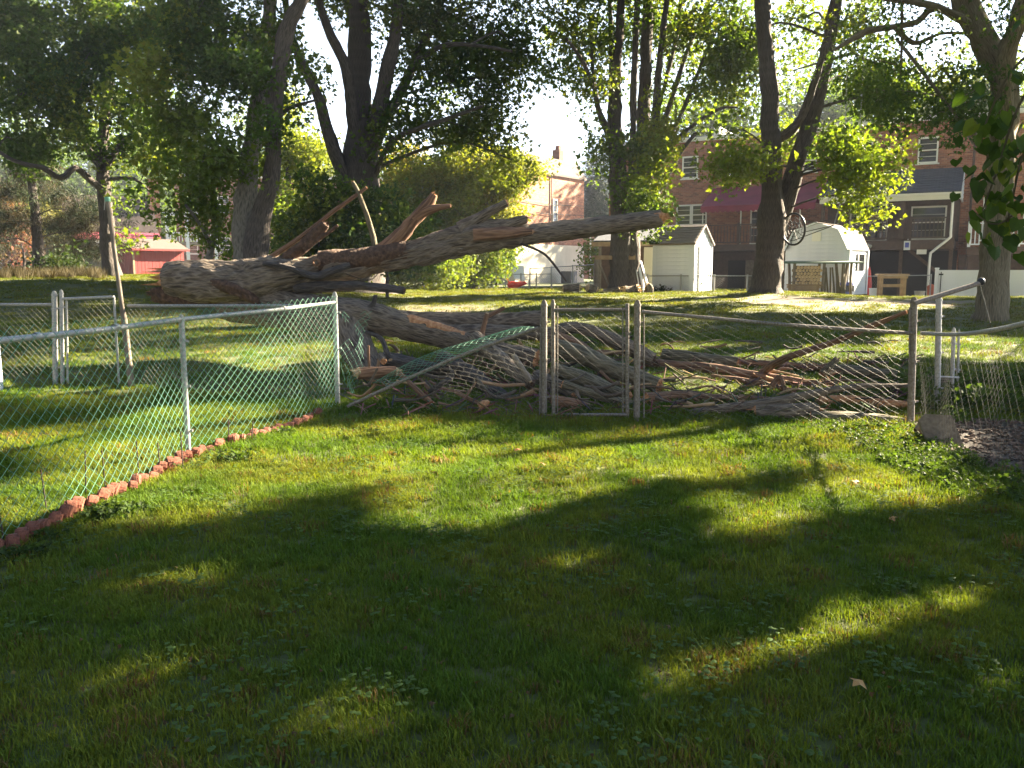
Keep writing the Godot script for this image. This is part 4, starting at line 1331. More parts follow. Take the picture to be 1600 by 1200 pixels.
	# left house behind the red shed
	t = thing("porch_house", "brown shingled house with a brick chimney and white porch, behind the red shed", "house", Vector3(-28.5, 1.25, -58), deg_to_rad(28))
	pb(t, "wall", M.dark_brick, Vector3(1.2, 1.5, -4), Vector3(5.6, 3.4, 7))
	b = MB.new()
	b.slab([Vector3(-1.8, 3.0, 0.2), Vector3(4.2, 3.0, 0.2), Vector3(4.0, 5.6, -1.2), Vector3(-1.6, 5.6, -1.2)], Vector3(0, -0.15, -0.1))
	b.quad(Vector3(-1.6, 5.6, -1.2), Vector3(4.0, 5.6, -1.2), Vector3(4.0, 5.6, -7), Vector3(-1.6, 5.6, -7))
	part("roof", b, M.shingle_roof, t)
	pb(t, "chimney", M.brick, Vector3(4.1, 3.4, -0.9), Vector3(0.7, 6.8, 0.7))
	pb(t, "porch_roof", M.awning_cloth, Vector3(1.5, 2.75, 0.9), Vector3(5.4, 0.12, 1.8), Vector3(0.3, 0, 0))
	pb(t, "porch_floor", M.grey_lumber, Vector3(6.3, 2.35, -0.3), Vector3(3.6, 0.2, 2.4))
	pb(t, "porch_beam", M.white_paint, Vector3(6.3, 4.35, 0.8), Vector3(3.7, 0.2, 0.2))
	for x in [4.7, 6.0, 7.9]:
		pb(t, "porch_column", M.white_paint, Vector3(x, 2.2, 0.8), Vector3(0.22, 4.2, 0.22))
	for i in 16:
		pb(t, "baluster", M.white_paint, Vector3(4.9 + i * 0.19, 2.75, 0.8), Vector3(0.05, 0.6, 0.05))
	pb(t, "handrail", M.white_paint, Vector3(6.3, 3.07, 0.8), Vector3(3.3, 0.06, 0.1))
	# long far row behind the middle trees
	t = thing("long_rowhouse", "long brick row house with a pale roof edge behind the central trees", "house", Vector3(-24, 0.9, -72), deg_to_rad(12))
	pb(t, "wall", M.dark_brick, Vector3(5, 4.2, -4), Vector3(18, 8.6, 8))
	pb(t, "cornice", M.white_trim, Vector3(5, 8.65, -3.9), Vector3(18.4, 0.3, 8.4))
	for i in 7:
		window(t, -2.8 + i * 2.6, 5.6, 0.9, 1.4)
		window(t, -2.8 + i * 2.6, 2.2, 0.9, 1.4)
	t = thing("white_garage", "low bluish white garage far behind the left trees", "garage", P(60, 433, 66))
	pb(t, "wall", M.white_block, Vector3(0, 0.7, -2), Vector3(6.5, 1.4, 4))
	pb(t, "roof", M.white_paint, Vector3(0, 1.45, -2), Vector3(6.8, 0.12, 4.4))
	pb(t, "door", M.vinyl, Vector3(1.4, 0.62, 0.02), Vector3(2.4, 1.2, 0.05))


func clapboards(t: Node3D, a: Vector3, l: float, h: float, dir: Vector3, out: Vector3, m: Material, step := 0.13, top = null):
	var k := int(h / step)
	for i in k:
		var w := l
		if top != null:
			w = top.call((i + 0.5) * step)
		var o := pb(t, "siding_board", m, a + dir * l * 0.5 + Vector3(0, (i + 0.5) * step, 0) + out * 0.012, Vector3(w, step - 0.004, 0.02))
		var y := Vector3.UP.rotated(dir, 0.0)
		o.basis = Basis(dir, y, dir.cross(y)).rotated(dir, 0.16 if dir.cross(y).dot(out) > 0.0 else -0.16)


func sheds():
	# white shed with shingle roof
	var p := P(1019, 455, 28.4)
	p.y = gy(p.x, p.z) - 0.05
	var t := thing("white_shed", "small white clapboard shed with brown shingle roof and ivy on its corner", "shed", p, deg_to_rad(-33))
	var w := 1.42; var dp := 1.6; var h := 1.68; var rh := 2.24
	pb(t, "wall", M.white_paint, Vector3(w * 0.5, h * 0.5, -dp * 0.5), Vector3(w, h, dp))
	var b := MB.new()
	b.slab([Vector3(w, h, 0), Vector3(w, h, -dp), Vector3(w, rh - 0.03, -dp * 0.5)], Vector3(-w, 0, 0))
	part("gable", b, M.white_paint, t)
	clapboards(t, Vector3(0, 0, 0), w, h, Vector3(1, 0, 0), Vector3(0, 0, 1), M.white_paint)
	clapboards(t, Vector3(w, 0, 0), dp, rh - 0.06, Vector3(0, 0, -1), Vector3(1, 0, 0), M.white_paint, 0.13, func(y): return dp if y < h else maxf(0.1, dp * (1.0 - (y - h) / (rh - h))))
	b = MB.new()
	var sl := Vector3(0, rh - h, -dp * 0.5)
	b.slab([Vector3(-0.08, h - 0.06, 0.12), Vector3(w + 0.1, h - 0.06, 0.12), Vector3(w + 0.1, rh + 0.03, -dp * 0.5), Vector3(-0.08, rh + 0.03, -dp * 0.5)], Vector3(0, -0.05, -0.03))
	b.slab([Vector3(w + 0.1, h - 0.06, -dp - 0.12), Vector3(-0.08, h - 0.06, -dp - 0.12), Vector3(-0.08, rh + 0.03, -dp * 0.5), Vector3(w + 0.1, rh + 0.03, -dp * 0.5)], Vector3(0, -0.05, 0.03))
	part("roof", b, M.grey_shingle, t)
	for k in 7:
		var u := (k + 0.3) / 7.0
		pb(t, "shingle_course", M.grey_shingle, Vector3(w * 0.5 + 0.01, lerpf(h - 0.03, rh + 0.04, u), lerpf(0.12, -dp * 0.5, u)), Vector3(w + 0.18, 0.014, 0.19), Vector3(0.45, 0, 0))
	pb(t, "door", M.white_paint, Vector3(w + 0.04, 0.78, -dp * 0.52), Vector3(0.04, 1.45, 0.8))
	for z in [-dp * 0.52 - 0.43, -dp * 0.52 + 0.43]:
		pb(t, "door_trim", M.white_trim, Vector3(w + 0.05, 0.78, z), Vector3(0.05, 1.5, 0.06))
	for z in [0.0, -dp]:
		pb(t, "corner_board", M.white_paint, Vector3(w + 0.02, h * 0.5, z), Vector3(0.06, h, 0.07))
	# gambrel shed
	p = P(1225, 458, 29.6)
	p.y = gy(p.x, p.z) - 0.05
	t = thing("gambrel_shed", "pale barn-roofed shed behind the firewood rack", "shed", p, deg_to_rad(-38))
	var g := [Vector3(0, 1.5, 0), Vector3(0.32, 2.15, 0), Vector3(1.05, 2.4, 0), Vector3(1.78, 2.15, 0), Vector3(2.1, 1.5, 0)]
	pb(t, "wall", M.white_paint, Vector3(1.05, 0.75, -1.1), Vector3(2.1, 1.5, 2.2))
	b = MB.new()
	var gp := g.duplicate()
	gp.reverse()
	b.slab(gp, Vector3(0, 0, -2.2))
	part("gable", b, M.white_paint, t)
	clapboards(t, Vector3.ZERO, 2.1, 2.3, Vector3(1, 0, 0), Vector3(0, 0, 1), M.white_paint, 0.13, func(y): return 2.1 if y < 1.5 else (2.1 - (y - 1.5) * 0.98 if y < 2.15 else maxf(0.2, 1.46 - (y - 2.15) * 5.8)))
	clapboards(t, Vector3(2.1, 0, 0), 2.2, 1.5, Vector3(0, 0, -1), Vector3(1, 0, 0), M.white_paint, 0.13)
	for i in 4:
		var a: Vector3 = g[i]
		var c: Vector3 = g[i + 1]
		var nn := Vector3(-(c.y - a.y), c.x - a.x, 0).normalized() * 0.04
		b = MB.new()
		b.slab([a + nn + Vector3(0, 0, 0.12), a + Vector3(0, 0, 0.12), c + Vector3(0, 0, 0.12), c + nn + Vector3(0, 0, 0.12)], Vector3(0, 0, -2.44))
		part("roof_panel", b, M.brown_shingle, t)
		b = MB.new()
		b.bar(a + nn * 0.4 + Vector3(0, 0, 0.14), c + nn * 0.4 + Vector3(0, 0, 0.14), 0.06, 0.05)
		part("rake_trim", b, M.white_paint, t)
	for k in 4:
		var u := (k + 0.4) / 4.0
		var a: Vector3 = g[4].lerp(g[3], u)
		pb(t, "shingle_course", M.brown_shingle, a + Vector3(0.045, 0.02, -1.1), Vector3(0.18, 0.014, 2.42), Vector3(0, 0, -1.17))
	for z in [-0.04, -2.16]:
		pb(t, "corner_board", M.white_paint, Vector3(2.13, 0.75, z), Vector3(0.08, 1.5, 0.1))
	pb(t, "shutter", M.felt, Vector3(2.14, 1.1, -1.0), Vector3(0.05, 0.55, 0.2))
	pb(t, "shutter", M.felt, Vector3(2.14, 1.1, -1.75), Vector3(0.05, 0.55, 0.2))
	pb(t, "window", M.glass, Vector3(2.135, 1.1, -1.37), Vector3(0.03, 0.55, 0.5))
	pb(t, "vent", M.white_trim, Vector3(1.05, 1.95, 0.04), Vector3(0.3, 0.3, 0.03))
	# red shed
	p = P(210, 436, 45)
	p.y = gy(p.x, p.z) - 0.1
	t = thing("red_shed", "red board shed with a low brown roof behind the fallen trunk's root end", "shed", p, deg_to_rad(48))
	pb(t, "wall", M.red_paint, Vector3(1.4, 0.8, -1.0), Vector3(2.8, 1.6, 2.0))
	for i in 14:
		pb(t, "board", M.red_paint, Vector3(0.1 + i * 0.2, 0.8, 0.012), Vector3(0.185, 1.6, 0.03 + 0.006 * (i % 2)))
	for i in 10:
		pb(t, "board", M.red_paint, Vector3(-0.012, 0.8, -0.1 - i * 0.2), Vector3(0.03 + 0.006 * (i % 2), 1.6, 0.185))
	pb(t, "corner_board", M.raw_lumber, Vector3(0.0, 0.8, 0.02), Vector3(0.09, 1.6, 0.09))
	b = MB.new()
	b.slab([Vector3(-0.2, 1.55, 0.3), Vector3(3.0, 1.55, 0.3), Vector3(3.0, 2.15, -1.4), Vector3(-0.2, 2.15, -1.4)], Vector3(0, 0.06, 0.02))
	b.slab([Vector3(3.0, 1.7, -2.2), Vector3(-0.2, 1.7, -2.2), Vector3(-0.2, 2.15, -1.4), Vector3(3.0, 2.15, -1.4)], Vector3(0, 0.06, 0.0))
	part("roof", b, M.brown_shingle, t)
	pb(t, "fascia", M.red_paint, Vector3(1.4, 1.58, 0.32), Vector3(3.2, 0.11, 0.04))
	# grey shed
	p = P(140, 432, 42)
	p.y = gy(p.x, p.z) - 0.1
	t = thing("grey_shed", "dark grey board shed in deep shade left of the red shed", "shed", p, deg_to_rad(10))
	pb(t, "wall", M.grey_paint, Vector3(0, 0.75, -0.8), Vector3(1.5, 1.5, 1.6))
	for i in 7:
		pb(t, "board", M.grey_paint, Vector3(-0.63 + i * 0.21, 0.74, 0.01), Vector3(0.19, 1.48, 0.03 + 0.01 * (i % 2)))
	b = MB.new()
	b.slab([Vector3(-0.85, 1.45, 0.15), Vector3(0.85, 1.45, 0.15), Vector3(0.0, 1.95, 0.15)], Vector3(0, 0, -1.9))
	part("roof", b, M.felt, t)
	# lean-to
	p = P(935, 455, 33)
	p.y = gy(p.x, p.z)
	t = thing("lean_to", "open lean-to with a dark felt roof and brown fascia behind the platform tree", "shed", p, deg_to_rad(-12))
	b = MB.new()
	b.slab([Vector3(-0.2, 1.85, 0.2), Vector3(2.6, 1.85, 0.2), Vector3(2.6, 2.4, -1.8), Vector3(0.1, 2.4, -1.8)], Vector3(0, 0.06, 0))
	part("roof", b, M.felt, t)
	pb(t, "fascia", M.raw_lumber, Vector3(1.2, 1.77, 0.2), Vector3(2.9, 0.17, 0.05))
	for x in [0.05, 1.2, 2.4]:
		pb(t, "post", M.grey_lumber, Vector3(x, 0.85, 0.1), Vector3(0.1, 1.75, 0.1))
	pb(t, "back_wall", M.deck_wood, Vector3(1.2, 1.1, -1.7), Vector3(2.6, 2.3, 0.08))
	pb(t, "door_panel", M.cream_wall, Vector3(2.0, 0.85, 0.0), Vector3(0.55, 1.6, 0.05))
	# platform round the tree
	p = P(950, 452, 26.0)
	p.y = gy(p.x, p.z)
	t = thing("tree_platform", "rough wooden platform on legs built round the many-stemmed tree", "platform", p)
	for i in 4:
		pb(t, "plank", M.raw_lumber, Vector3(0.25, 1.12, -0.5 - i * 0.24), Vector3(1.25, 0.035, 0.22))
	pb(t, "front_beam", M.raw_lumber, Vector3(0.25, 1.06, -0.37), Vector3(1.25, 0.1, 0.04))
	for q in [[-0.28, -0.4], [0.34, -0.36], [-0.28, -1.2]]:
		pb(t, "leg", M.grey_lumber, Vector3(q[0], 0.5, q[1]), Vector3(0.07, 1.1, 0.07))
	b = MB.new()
	b.bar(Vector3(-0.25, 0.95, -0.44), Vector3(0.12, 0.1, -0.5), 0.06, 0.05)
	part("brace", b, M.grey_lumber, t)
	# white boards leaning there
	var ls := ["widest white board leaning on the platform", "white board in the middle, leaning on the platform", "narrow white board leaning nearest the shed"]
	for i in 3:
		var a := P(1000 + i * 8, 449, 26.3); a.y = gy(a.x, a.z)
		var c := P(989 + i * 6, 396 + i * 6, 26.6)
		var o := thing("white_board", ls[i], "board", a, 0.0, "white boards leaning by the platform")
		b = MB.new()
		b.bar(a, c, [0.16, 0.1, 0.07][i], 0.03)
		wpart("board", b, M.white_paint, o)
	# firewood rack
	p = P(1238, 462, 27.6)
	p.y = gy(p.x, p.z)
	t = thing("firewood_rack", "rough pole rack with a flat green-edged roof holding firewood", "rack", p, deg_to_rad(-6))
	for x in [0.02, 0.95, 1.55, 1.8]:
		for z in [0.0, -0.6]:
			b = MB.new(N)
			b.tube(PackedVector3Array([Vector3(x + rnd(-0.04, 0.04), -0.05, z), Vector3(x, 0.5, z), Vector3(x + rnd(-0.06, 0.06), 0.98, z)]), PackedFloat32Array([0.05, 0.045, 0.045]), 8, 0.006)
			part("pole", b, M.grey_lumber, t)
	pb(t, "roof", mat("green_roof", Color(0.08, 0.12, 0.09), 0.7), Vector3(0.9, 1.02, -0.3), Vector3(2.5, 0.05, 0.95), Vector3(0.05, 0, 0.0))
	pb(t, "shelf", M.grey_lumber, Vector3(0.5, 0.28, -0.3), Vector3(0.95, 0.04, 0.6))
	for i in 7:
		b = MB.new(N)
		b.tube(PackedVector3Array([Vector3(1.0 + i * 0.1, 0, 0.1 - 0.05 * (i % 3)), Vector3(1.02 + i * 0.09 + rnd(-0.1, 0.1), 0.85, -0.1)]), PackedFloat32Array([0.035, 0.025]), 7, 0.005)
		part("upright_stick", b, M.grey_bark, t)
	var fb := MB.new(N)
	var fe: Dictionary = fb.tube(PackedVector3Array([Vector3(0, 0, -0.5), Vector3(0, 0, 0.02)]), PackedFloat32Array([0.055, 0.055]), 9)
	var fc := MB.new()
	fc.broken(fe.last, Vector3(0, 0, 1), 0.006, rng)
	var fo: Node3D = null
	for r in 6:
		for i in 8 - (r % 2):
			var k: float = rnd(0.8, 1.15)
			var lp := t.position + Vector3(0.1 + i * 0.108 + (r % 2) * 0.05, 0.36 + r * 0.098, 0.0).rotated(Vector3.UP, deg_to_rad(-6))
			if fo == null:
				fo = thing("firewood_log", "round cut firewood log stacked in the pole rack by the pale shed", "firewood", lp, deg_to_rad(-6), "firewood logs stacked in the rack")
				part("bark", fb, M.bark, fo)
				part("cut_end", fc, M.pale_wood, fo)
			else:
				var o: Node3D = fo.duplicate()
				o.name = numbered("firewood_log")
				add_child(o)
				o.position = lp
			# each a little different
			get_child(get_child_count() - 1).scale = Vector3(k, k, 1.0)
	p = P(1234, 463, 27.0); p.y = gy(p.x, p.z)
	t = thing("lumber_stack", "low stack of tan boards in front of the firewood rack", "lumber", p, deg_to_rad(-4))
	for r in 6:
		for q in 3:
			pb(t, "plank", M.raw_lumber, Vector3(0.45 + rnd(-0.05, 0.05), 0.03 + r * 0.045, -q * 0.13), Vector3(0.95 + rnd(-0.1, 0.1), 0.036, 0.115), Vector3(0, rnd(-0.04, 0.04), 0))
	# white vinyl fence on the right
	var f0 := P(1461, 468, 34.0); var f1 := P(1660, 468, 32.0)
	f0.y = gy(f0.x, f0.z); f1.y = gy(f1.x, f1.z)
	t = thing("vinyl_fence", "white vinyl privacy fence with a gate behind the right tree trunk", "fence", f0, atan2(-(f1.z - f0.z), f1.x - f0.x))
	var fl := f0.distance_to(f1)
	var x := 0.0
	var n := 0
	while x < fl:
		var pw := 1.75 if n == 0 else 2.0
		var pan := pb(t, "panel" if n else "gate", M.vinyl, Vector3(x + pw * 0.5, 0.62, 0), Vector3(pw - 0.14, 1.05, 0.05))
		pb(pan, "top_rail", M.vinyl, Vector3(0, 0.55, 0.0), Vector3(pw - 0.12, 0.1, 0.08))
		pb(pan, "bottom_rail", M.vinyl, Vector3(0, -0.5, 0.0), Vector3(pw - 0.12, 0.12, 0.08))
		for k in int((pw - 0.2) / 0.2):
			pb(pan, "board", M.vinyl, Vector3(-pw * 0.5 + 0.2 + k * 0.2, 0.02, 0.03), Vector3(0.19, 0.9, 0.02))
		pb(t, "post", M.vinyl, Vector3(x, 0.62, 0), Vector3(0.13, 1.3, 0.13))
		pb(t, "post_cap", M.vinyl, Vector3(x, 1.29, 0), Vector3(0.16, 0.05, 0.16))
		if n == 0:
			for hx in [0.16, pw - 0.16]:
				pb(t, "hinge", M.black_plastic, Vector3(x + hx, 1.05, 0.06), Vector3(0.16, 0.06, 0.05))
				pb(t, "drop_bolt", M.black_plastic, Vector3(x + hx, 0.6, 0.06), Vector3(0.03, 1.1, 0.03))
		x += pw
		n += 1


func yard_things():
	# far chain link fences: rails and posts
	for q in [["low chain link fence crossing in front of the white shed", 1012, 431, 1220, 431, 27.7, 5], ["chain link fence with paired posts below the brown porch", 1335, 432, 1455, 430, 34.0, 4], ["pale railed chain link fence on the slope below the sunlit house", 828, 420, 962, 411, 40.0, 5], ["rusty chain link fence in front of the cream wall", 766, 429, 862, 428, 37.0, 5]]:
		var a := P(q[1], q[2], q[5]); var c := P(q[3], q[4], q[5])
		var t := thing("chain_link_fence", q[0], "fence", on(a.x, a.z))
		pole(t, "top_rail", a, c, 0.022, M.galvanised, 6)
		for i in q[6]:
			var p := a.lerp(c, float(i) / (q[6] - 1))
			pole(t, "fence_post", on(p.x, p.z, -0.1), p + Vector3(0, 0.05, 0), 0.03, M.galvanised, 6)
		var b := MB.new()
		var l := a.distance_to(c)
		chain_link(b, func(s, y):
			var p := a.lerp(c, clampf(s / l, 0, 1))
			return Vector3(p.x, lerpf(gy(p.x, p.z) + 0.02, p.y, y / 0.9), p.z + 0.03), l, 0.9, 0.0022, 0.05, 0.06)
		wpart("wire_mesh", b, M.bare_wire, t)
	# bin, buckets, table frame and other things below the porch
	var bin := func(called: String, label: String, cat: String, x: float, y: float, d: float, prof: Array, m: String):
		var p := P(x, y, d); p.y = gy(p.x, p.z)
		var t := thing(called, label, cat, p)
		var b := MB.new()
		var pts := PackedVector3Array(); var rad := PackedFloat32Array()
		for k in prof:
			pts.push_back(Vector3(0, k[0], 0)); rad.push_back(k[1])
		b.tube(pts, rad, 14)
		part("body", b, M[m], t)
		return t
	var t: Node3D = bin.call("recycling_bin", "blue and black lidded bin at the corner of the pale shed", "bin", 1319, 464, 28.3, [[0.0, 0.2], [0.02, 0.23], [0.42, 0.26], [0.43, 0.29], [0.46, 0.29], [0.5, 0.22], [0.51, 0.0]], "blue_plastic")
	pb(t, "dark_panel", M.black_plastic, Vector3(0, 0.3, 0.2), Vector3(0.42, 0.2, 0.14))
	t = bin.call("bucket", "white plastic bucket on the ground left of the wooden frame", "bucket", 1366, 466, 30.5, [[0.0, 0.15], [0.01, 0.16], [0.36, 0.19], [0.37, 0.2], [0.39, 0.2], [0.385, 0.17], [0.1, 0.14], [0.09, 0.0]], "white_plastic")
	t = bin.call("bucket", "pale yellow bucket below the porch beside the downspout", "bucket", 1437, 458, 35.5, [[0.0, 0.16], [0.01, 0.17], [0.36, 0.2], [0.37, 0.22], [0.4, 0.22], [0.1, 0.14], [0.09, 0.0]], "cream_wall")
	t = bin.call("barrel", "dark red barrel in the shade left of the cream wall", "barrel", 750, 447, 38.0, [[0.0, 0.25], [0.02, 0.28], [0.3, 0.3], [0.32, 0.31], [0.34, 0.3], [0.6, 0.3], [0.85, 0.28], [0.87, 0.0]], "awning_cloth")
	t = bin.call("folded_umbrella", "closed red garden umbrella standing under the porch", "umbrella", 1357, 452, 35.0, [[0.0, 0.03], [0.35, 0.03], [0.36, 0.11], [0.7, 0.12], [1.2, 0.06], [1.35, 0.02], [1.4, 0.0]], "red_plastic")
	t = bin.call("orange_cooler", "orange container standing by the white fence gate", "container", 1455, 456, 34.6, [[0.0, 0.14], [0.5, 0.16], [0.52, 0.17], [0.6, 0.17], [0.66, 0.08], [0.7, 0.0]], "orange_plastic")
	var p := P(1374, 465, 29.0); p.y = gy(p.x, p.z)
	t = thing("wooden_frame", "tan lumber bench frame standing on the lawn below the porch", "bench", p, -0.2)
	for x in [0.04, 0.78]:
		for z in [0.0, -0.4]:
			pb(t, "leg", M.raw_lumber, Vector3(x, 0.38, z), Vector3(0.09, 0.76, 0.09))
	pb(t, "top", M.raw_lumber, Vector3(0.41, 0.79, -0.2), Vector3(1.0, 0.05, 0.55))
	pb(t, "stretcher", M.raw_lumber, Vector3(0.41, 0.42, 0.05), Vector3(0.8, 0.1, 0.035))
	pb(t, "apron", M.raw_lumber, Vector3(0.41, 0.71, 0.065), Vector3(0.9, 0.09, 0.035))
	# red toy, garden chair, stumps
	p = G(803, 453)
	t = thing("ride_on_toy", "small red plastic ride-on toy lying on the far lawn", "toy", p)
	var b := MB.new()
	b.tube(PackedVector3Array([Vector3(-0.25, 0.16, 0), Vector3(-0.1, 0.2, 0), Vector3(0.15, 0.2, 0.05), Vector3(0.42, 0.26, 0.05), Vector3(0.5, 0.24, 0.05)]), PackedFloat32Array([0.08, 0.14, 0.12, 0.07, 0.02]), 10)
	part("body", b, M.red_plastic, t)
	for q in [[-0.2, 0.14], [-0.2, -0.14], [0.2, 0.14]]:
		b = MB.new()
		b.tube(PackedVector3Array([Vector3(q[0], 0.09, q[1] - 0.03), Vector3(q[0], 0.09, q[1] + 0.03)]), PackedFloat32Array([0.1, 0.1]), 12)
		part("wheel", b, M.black_plastic if q[0] > 0 else M.red_plastic, t)
	b = MB.new()
	b.bar(Vector3(-0.15, 0.2, 0), Vector3(-0.25, 0.42, 0), 0.05, 0.04)
	b.bar(Vector3(-0.27, 0.42, -0.16), Vector3(-0.27, 0.42, 0.16), 0.04, 0.04)
	part("handlebar", b, M.red_plastic, t)
	p = P(815, 442, 38); p.y = gy(p.x, p.z)
	t = thing("garden_chair", "pale folding garden chair by the cream wall", "chair", p, 0.5)
	pb(t, "seat", M.white_plastic, Vector3(0, 0.42, 0), Vector3(0.55, 0.04, 0.5))
	pb(t, "backrest", M.white_plastic, Vector3(0, 0.75, -0.27), Vector3(0.55, 0.6, 0.04), Vector3(-0.2, 0, 0))
	for s in [[-0.25, 0.22], [0.25, 0.22], [-0.25, -0.22], [0.25, -0.22]]:
		pb(t, "leg", M.galvanised, Vector3(s[0], 0.2, s[1]), Vector3(0.03, 0.42, 0.03))
	for q in [["round cut log with pale rings, leftmost of the rubble by the platform", [[918, 449, 13], [932, 454, 14]]], ["rough brown log lying across the front of the platform rubble", [[942, 457, 11], [968, 453, 12]]], ["thick stump section beside the white boards", [[975, 453, 14], [998, 451, 15]]], ["grey upright stump at the white shed's corner", [[1012, 461, 14], [1011, 447, 13]]], ["gnarled small log lying flat left of the platform rubble", [[880, 451, 10], [905, 450, 13]]]]:
		log_at("cut_log", q[0], q[1].map(func(e): return [e[0], e[1], e[2], 26.0]), "bark", "pale_wood")
	# concrete slab and stones at the mulch bed
	p = P(1482, 692, 7.75); p.y = gy(p.x, p.z)
	t = thing("concrete_slab", "tilted tan concrete slab leaning behind the bulging fence", "slab", p)
	b = MB.new()
	b.slab([Vector3(-0.16, -0.08, 0), Vector3(0.13, -0.1, 0.0), Vector3(0.12, 0.27, 0), Vector3(-0.1, 0.34, 0), Vector3(-0.17, 0.3, 0)], Vector3(0, 0, -0.07))
	var o := part("slab", b, M.concrete, t)
	o.rotation = Vector3(-0.35, -0.25, 0.3)
	p = P(1455, 684, 8.1); p.y = gy(p.x, p.z)
	t = thing("rubble_stone", "rough brown stone in front of the tilted slab", "stone", p)
	b = MB.new(N)
	b.tube(PackedVector3Array([Vector3(-0.16, 0.06, 0), Vector3(-0.12, 0.07, 0), Vector3(0, 0.09, 0), Vector3(0.12, 0.07, 0), Vector3(0.16, 0.06, 0)]), PackedFloat32Array([0.02, 0.06, 0.08, 0.065, 0.02]), 12, 0.02, 0.0, TAU, 3.0, 0.3)
	part("stone", b, M.concrete, t)
	# web swing caught on the right tree
	p = P(1240, 358, 23.2)
	t = thing("web_swing", "round black web swing caught against the right tree, on two chains", "swing", p)
	var ring := PackedVector3Array(); var rr := PackedFloat32Array()
	var ux := Vector3(0.55, 0.12, 0.75).normalized() * 0.36
	var uy := Vector3(-0.1, 1.0, -0.05).normalized() * 0.42
	for j in 25:
		ring.push_back(ux * cos(j * TAU / 24) + uy * sin(j * TAU / 24)); rr.push_back(0.03)
	b = MB.new()
	b.tube(ring, rr, 8)
	part("ring", b, M.black_plastic, t)
	b = MB.new()
	for j in 10:
		var a := ux * cos(j * TAU / 10) + uy * sin(j * TAU / 10)
		b.wire(Vector3.ZERO, a, 0.008)
	for k in [0.25, 0.5, 0.75]:
		for j in 10:
			b.wire((ux * cos(j * TAU / 10) + uy * sin(j * TAU / 10)) * k, (ux * cos((j + 1) * TAU / 10) + uy * sin((j + 1) * TAU / 10)) * k, 0.007)
	part("web", b, M.black_plastic, t)
	var hook := P(1303, 352, 23.0)
	for s in [[1.0, 0.55], [-0.1, -0.9], [0.9, -0.4]]:
		b = MB.new()
		b.wire(p + ux * s[0] * 0.8 + uy * s[1] * 0.8, hook, 0.012)
		wpart("rope", b, M.black_plastic, t)
	for q in [[hook, P(1318, 300, 23.0), P(1324, 95, 23.0)], [hook + Vector3(0.1, 0.03, 0), P(1338, 290, 23.0), P(1352, 60, 23.0)]]:
		b = MB.new()
		for i in 2:
			var a: Vector3 = q[i]; var c: Vector3 = q[i + 1]
			var k := int(a.distance_to(c) / 0.07)
			for j in k:
				var l0 := a.lerp(c, float(j) / k); var l1 := a.lerp(c, (j + 1.15) / k)
				var sd := Vector3(0.012, 0, 0) if j % 2 else Vector3(0, 0, 0.012)
				b.wire(l0 + sd, l1 + sd, 0.008); b.wire(l0 - sd, l1 - sd, 0.008)
		wpart("chain", b, M.chain, t)


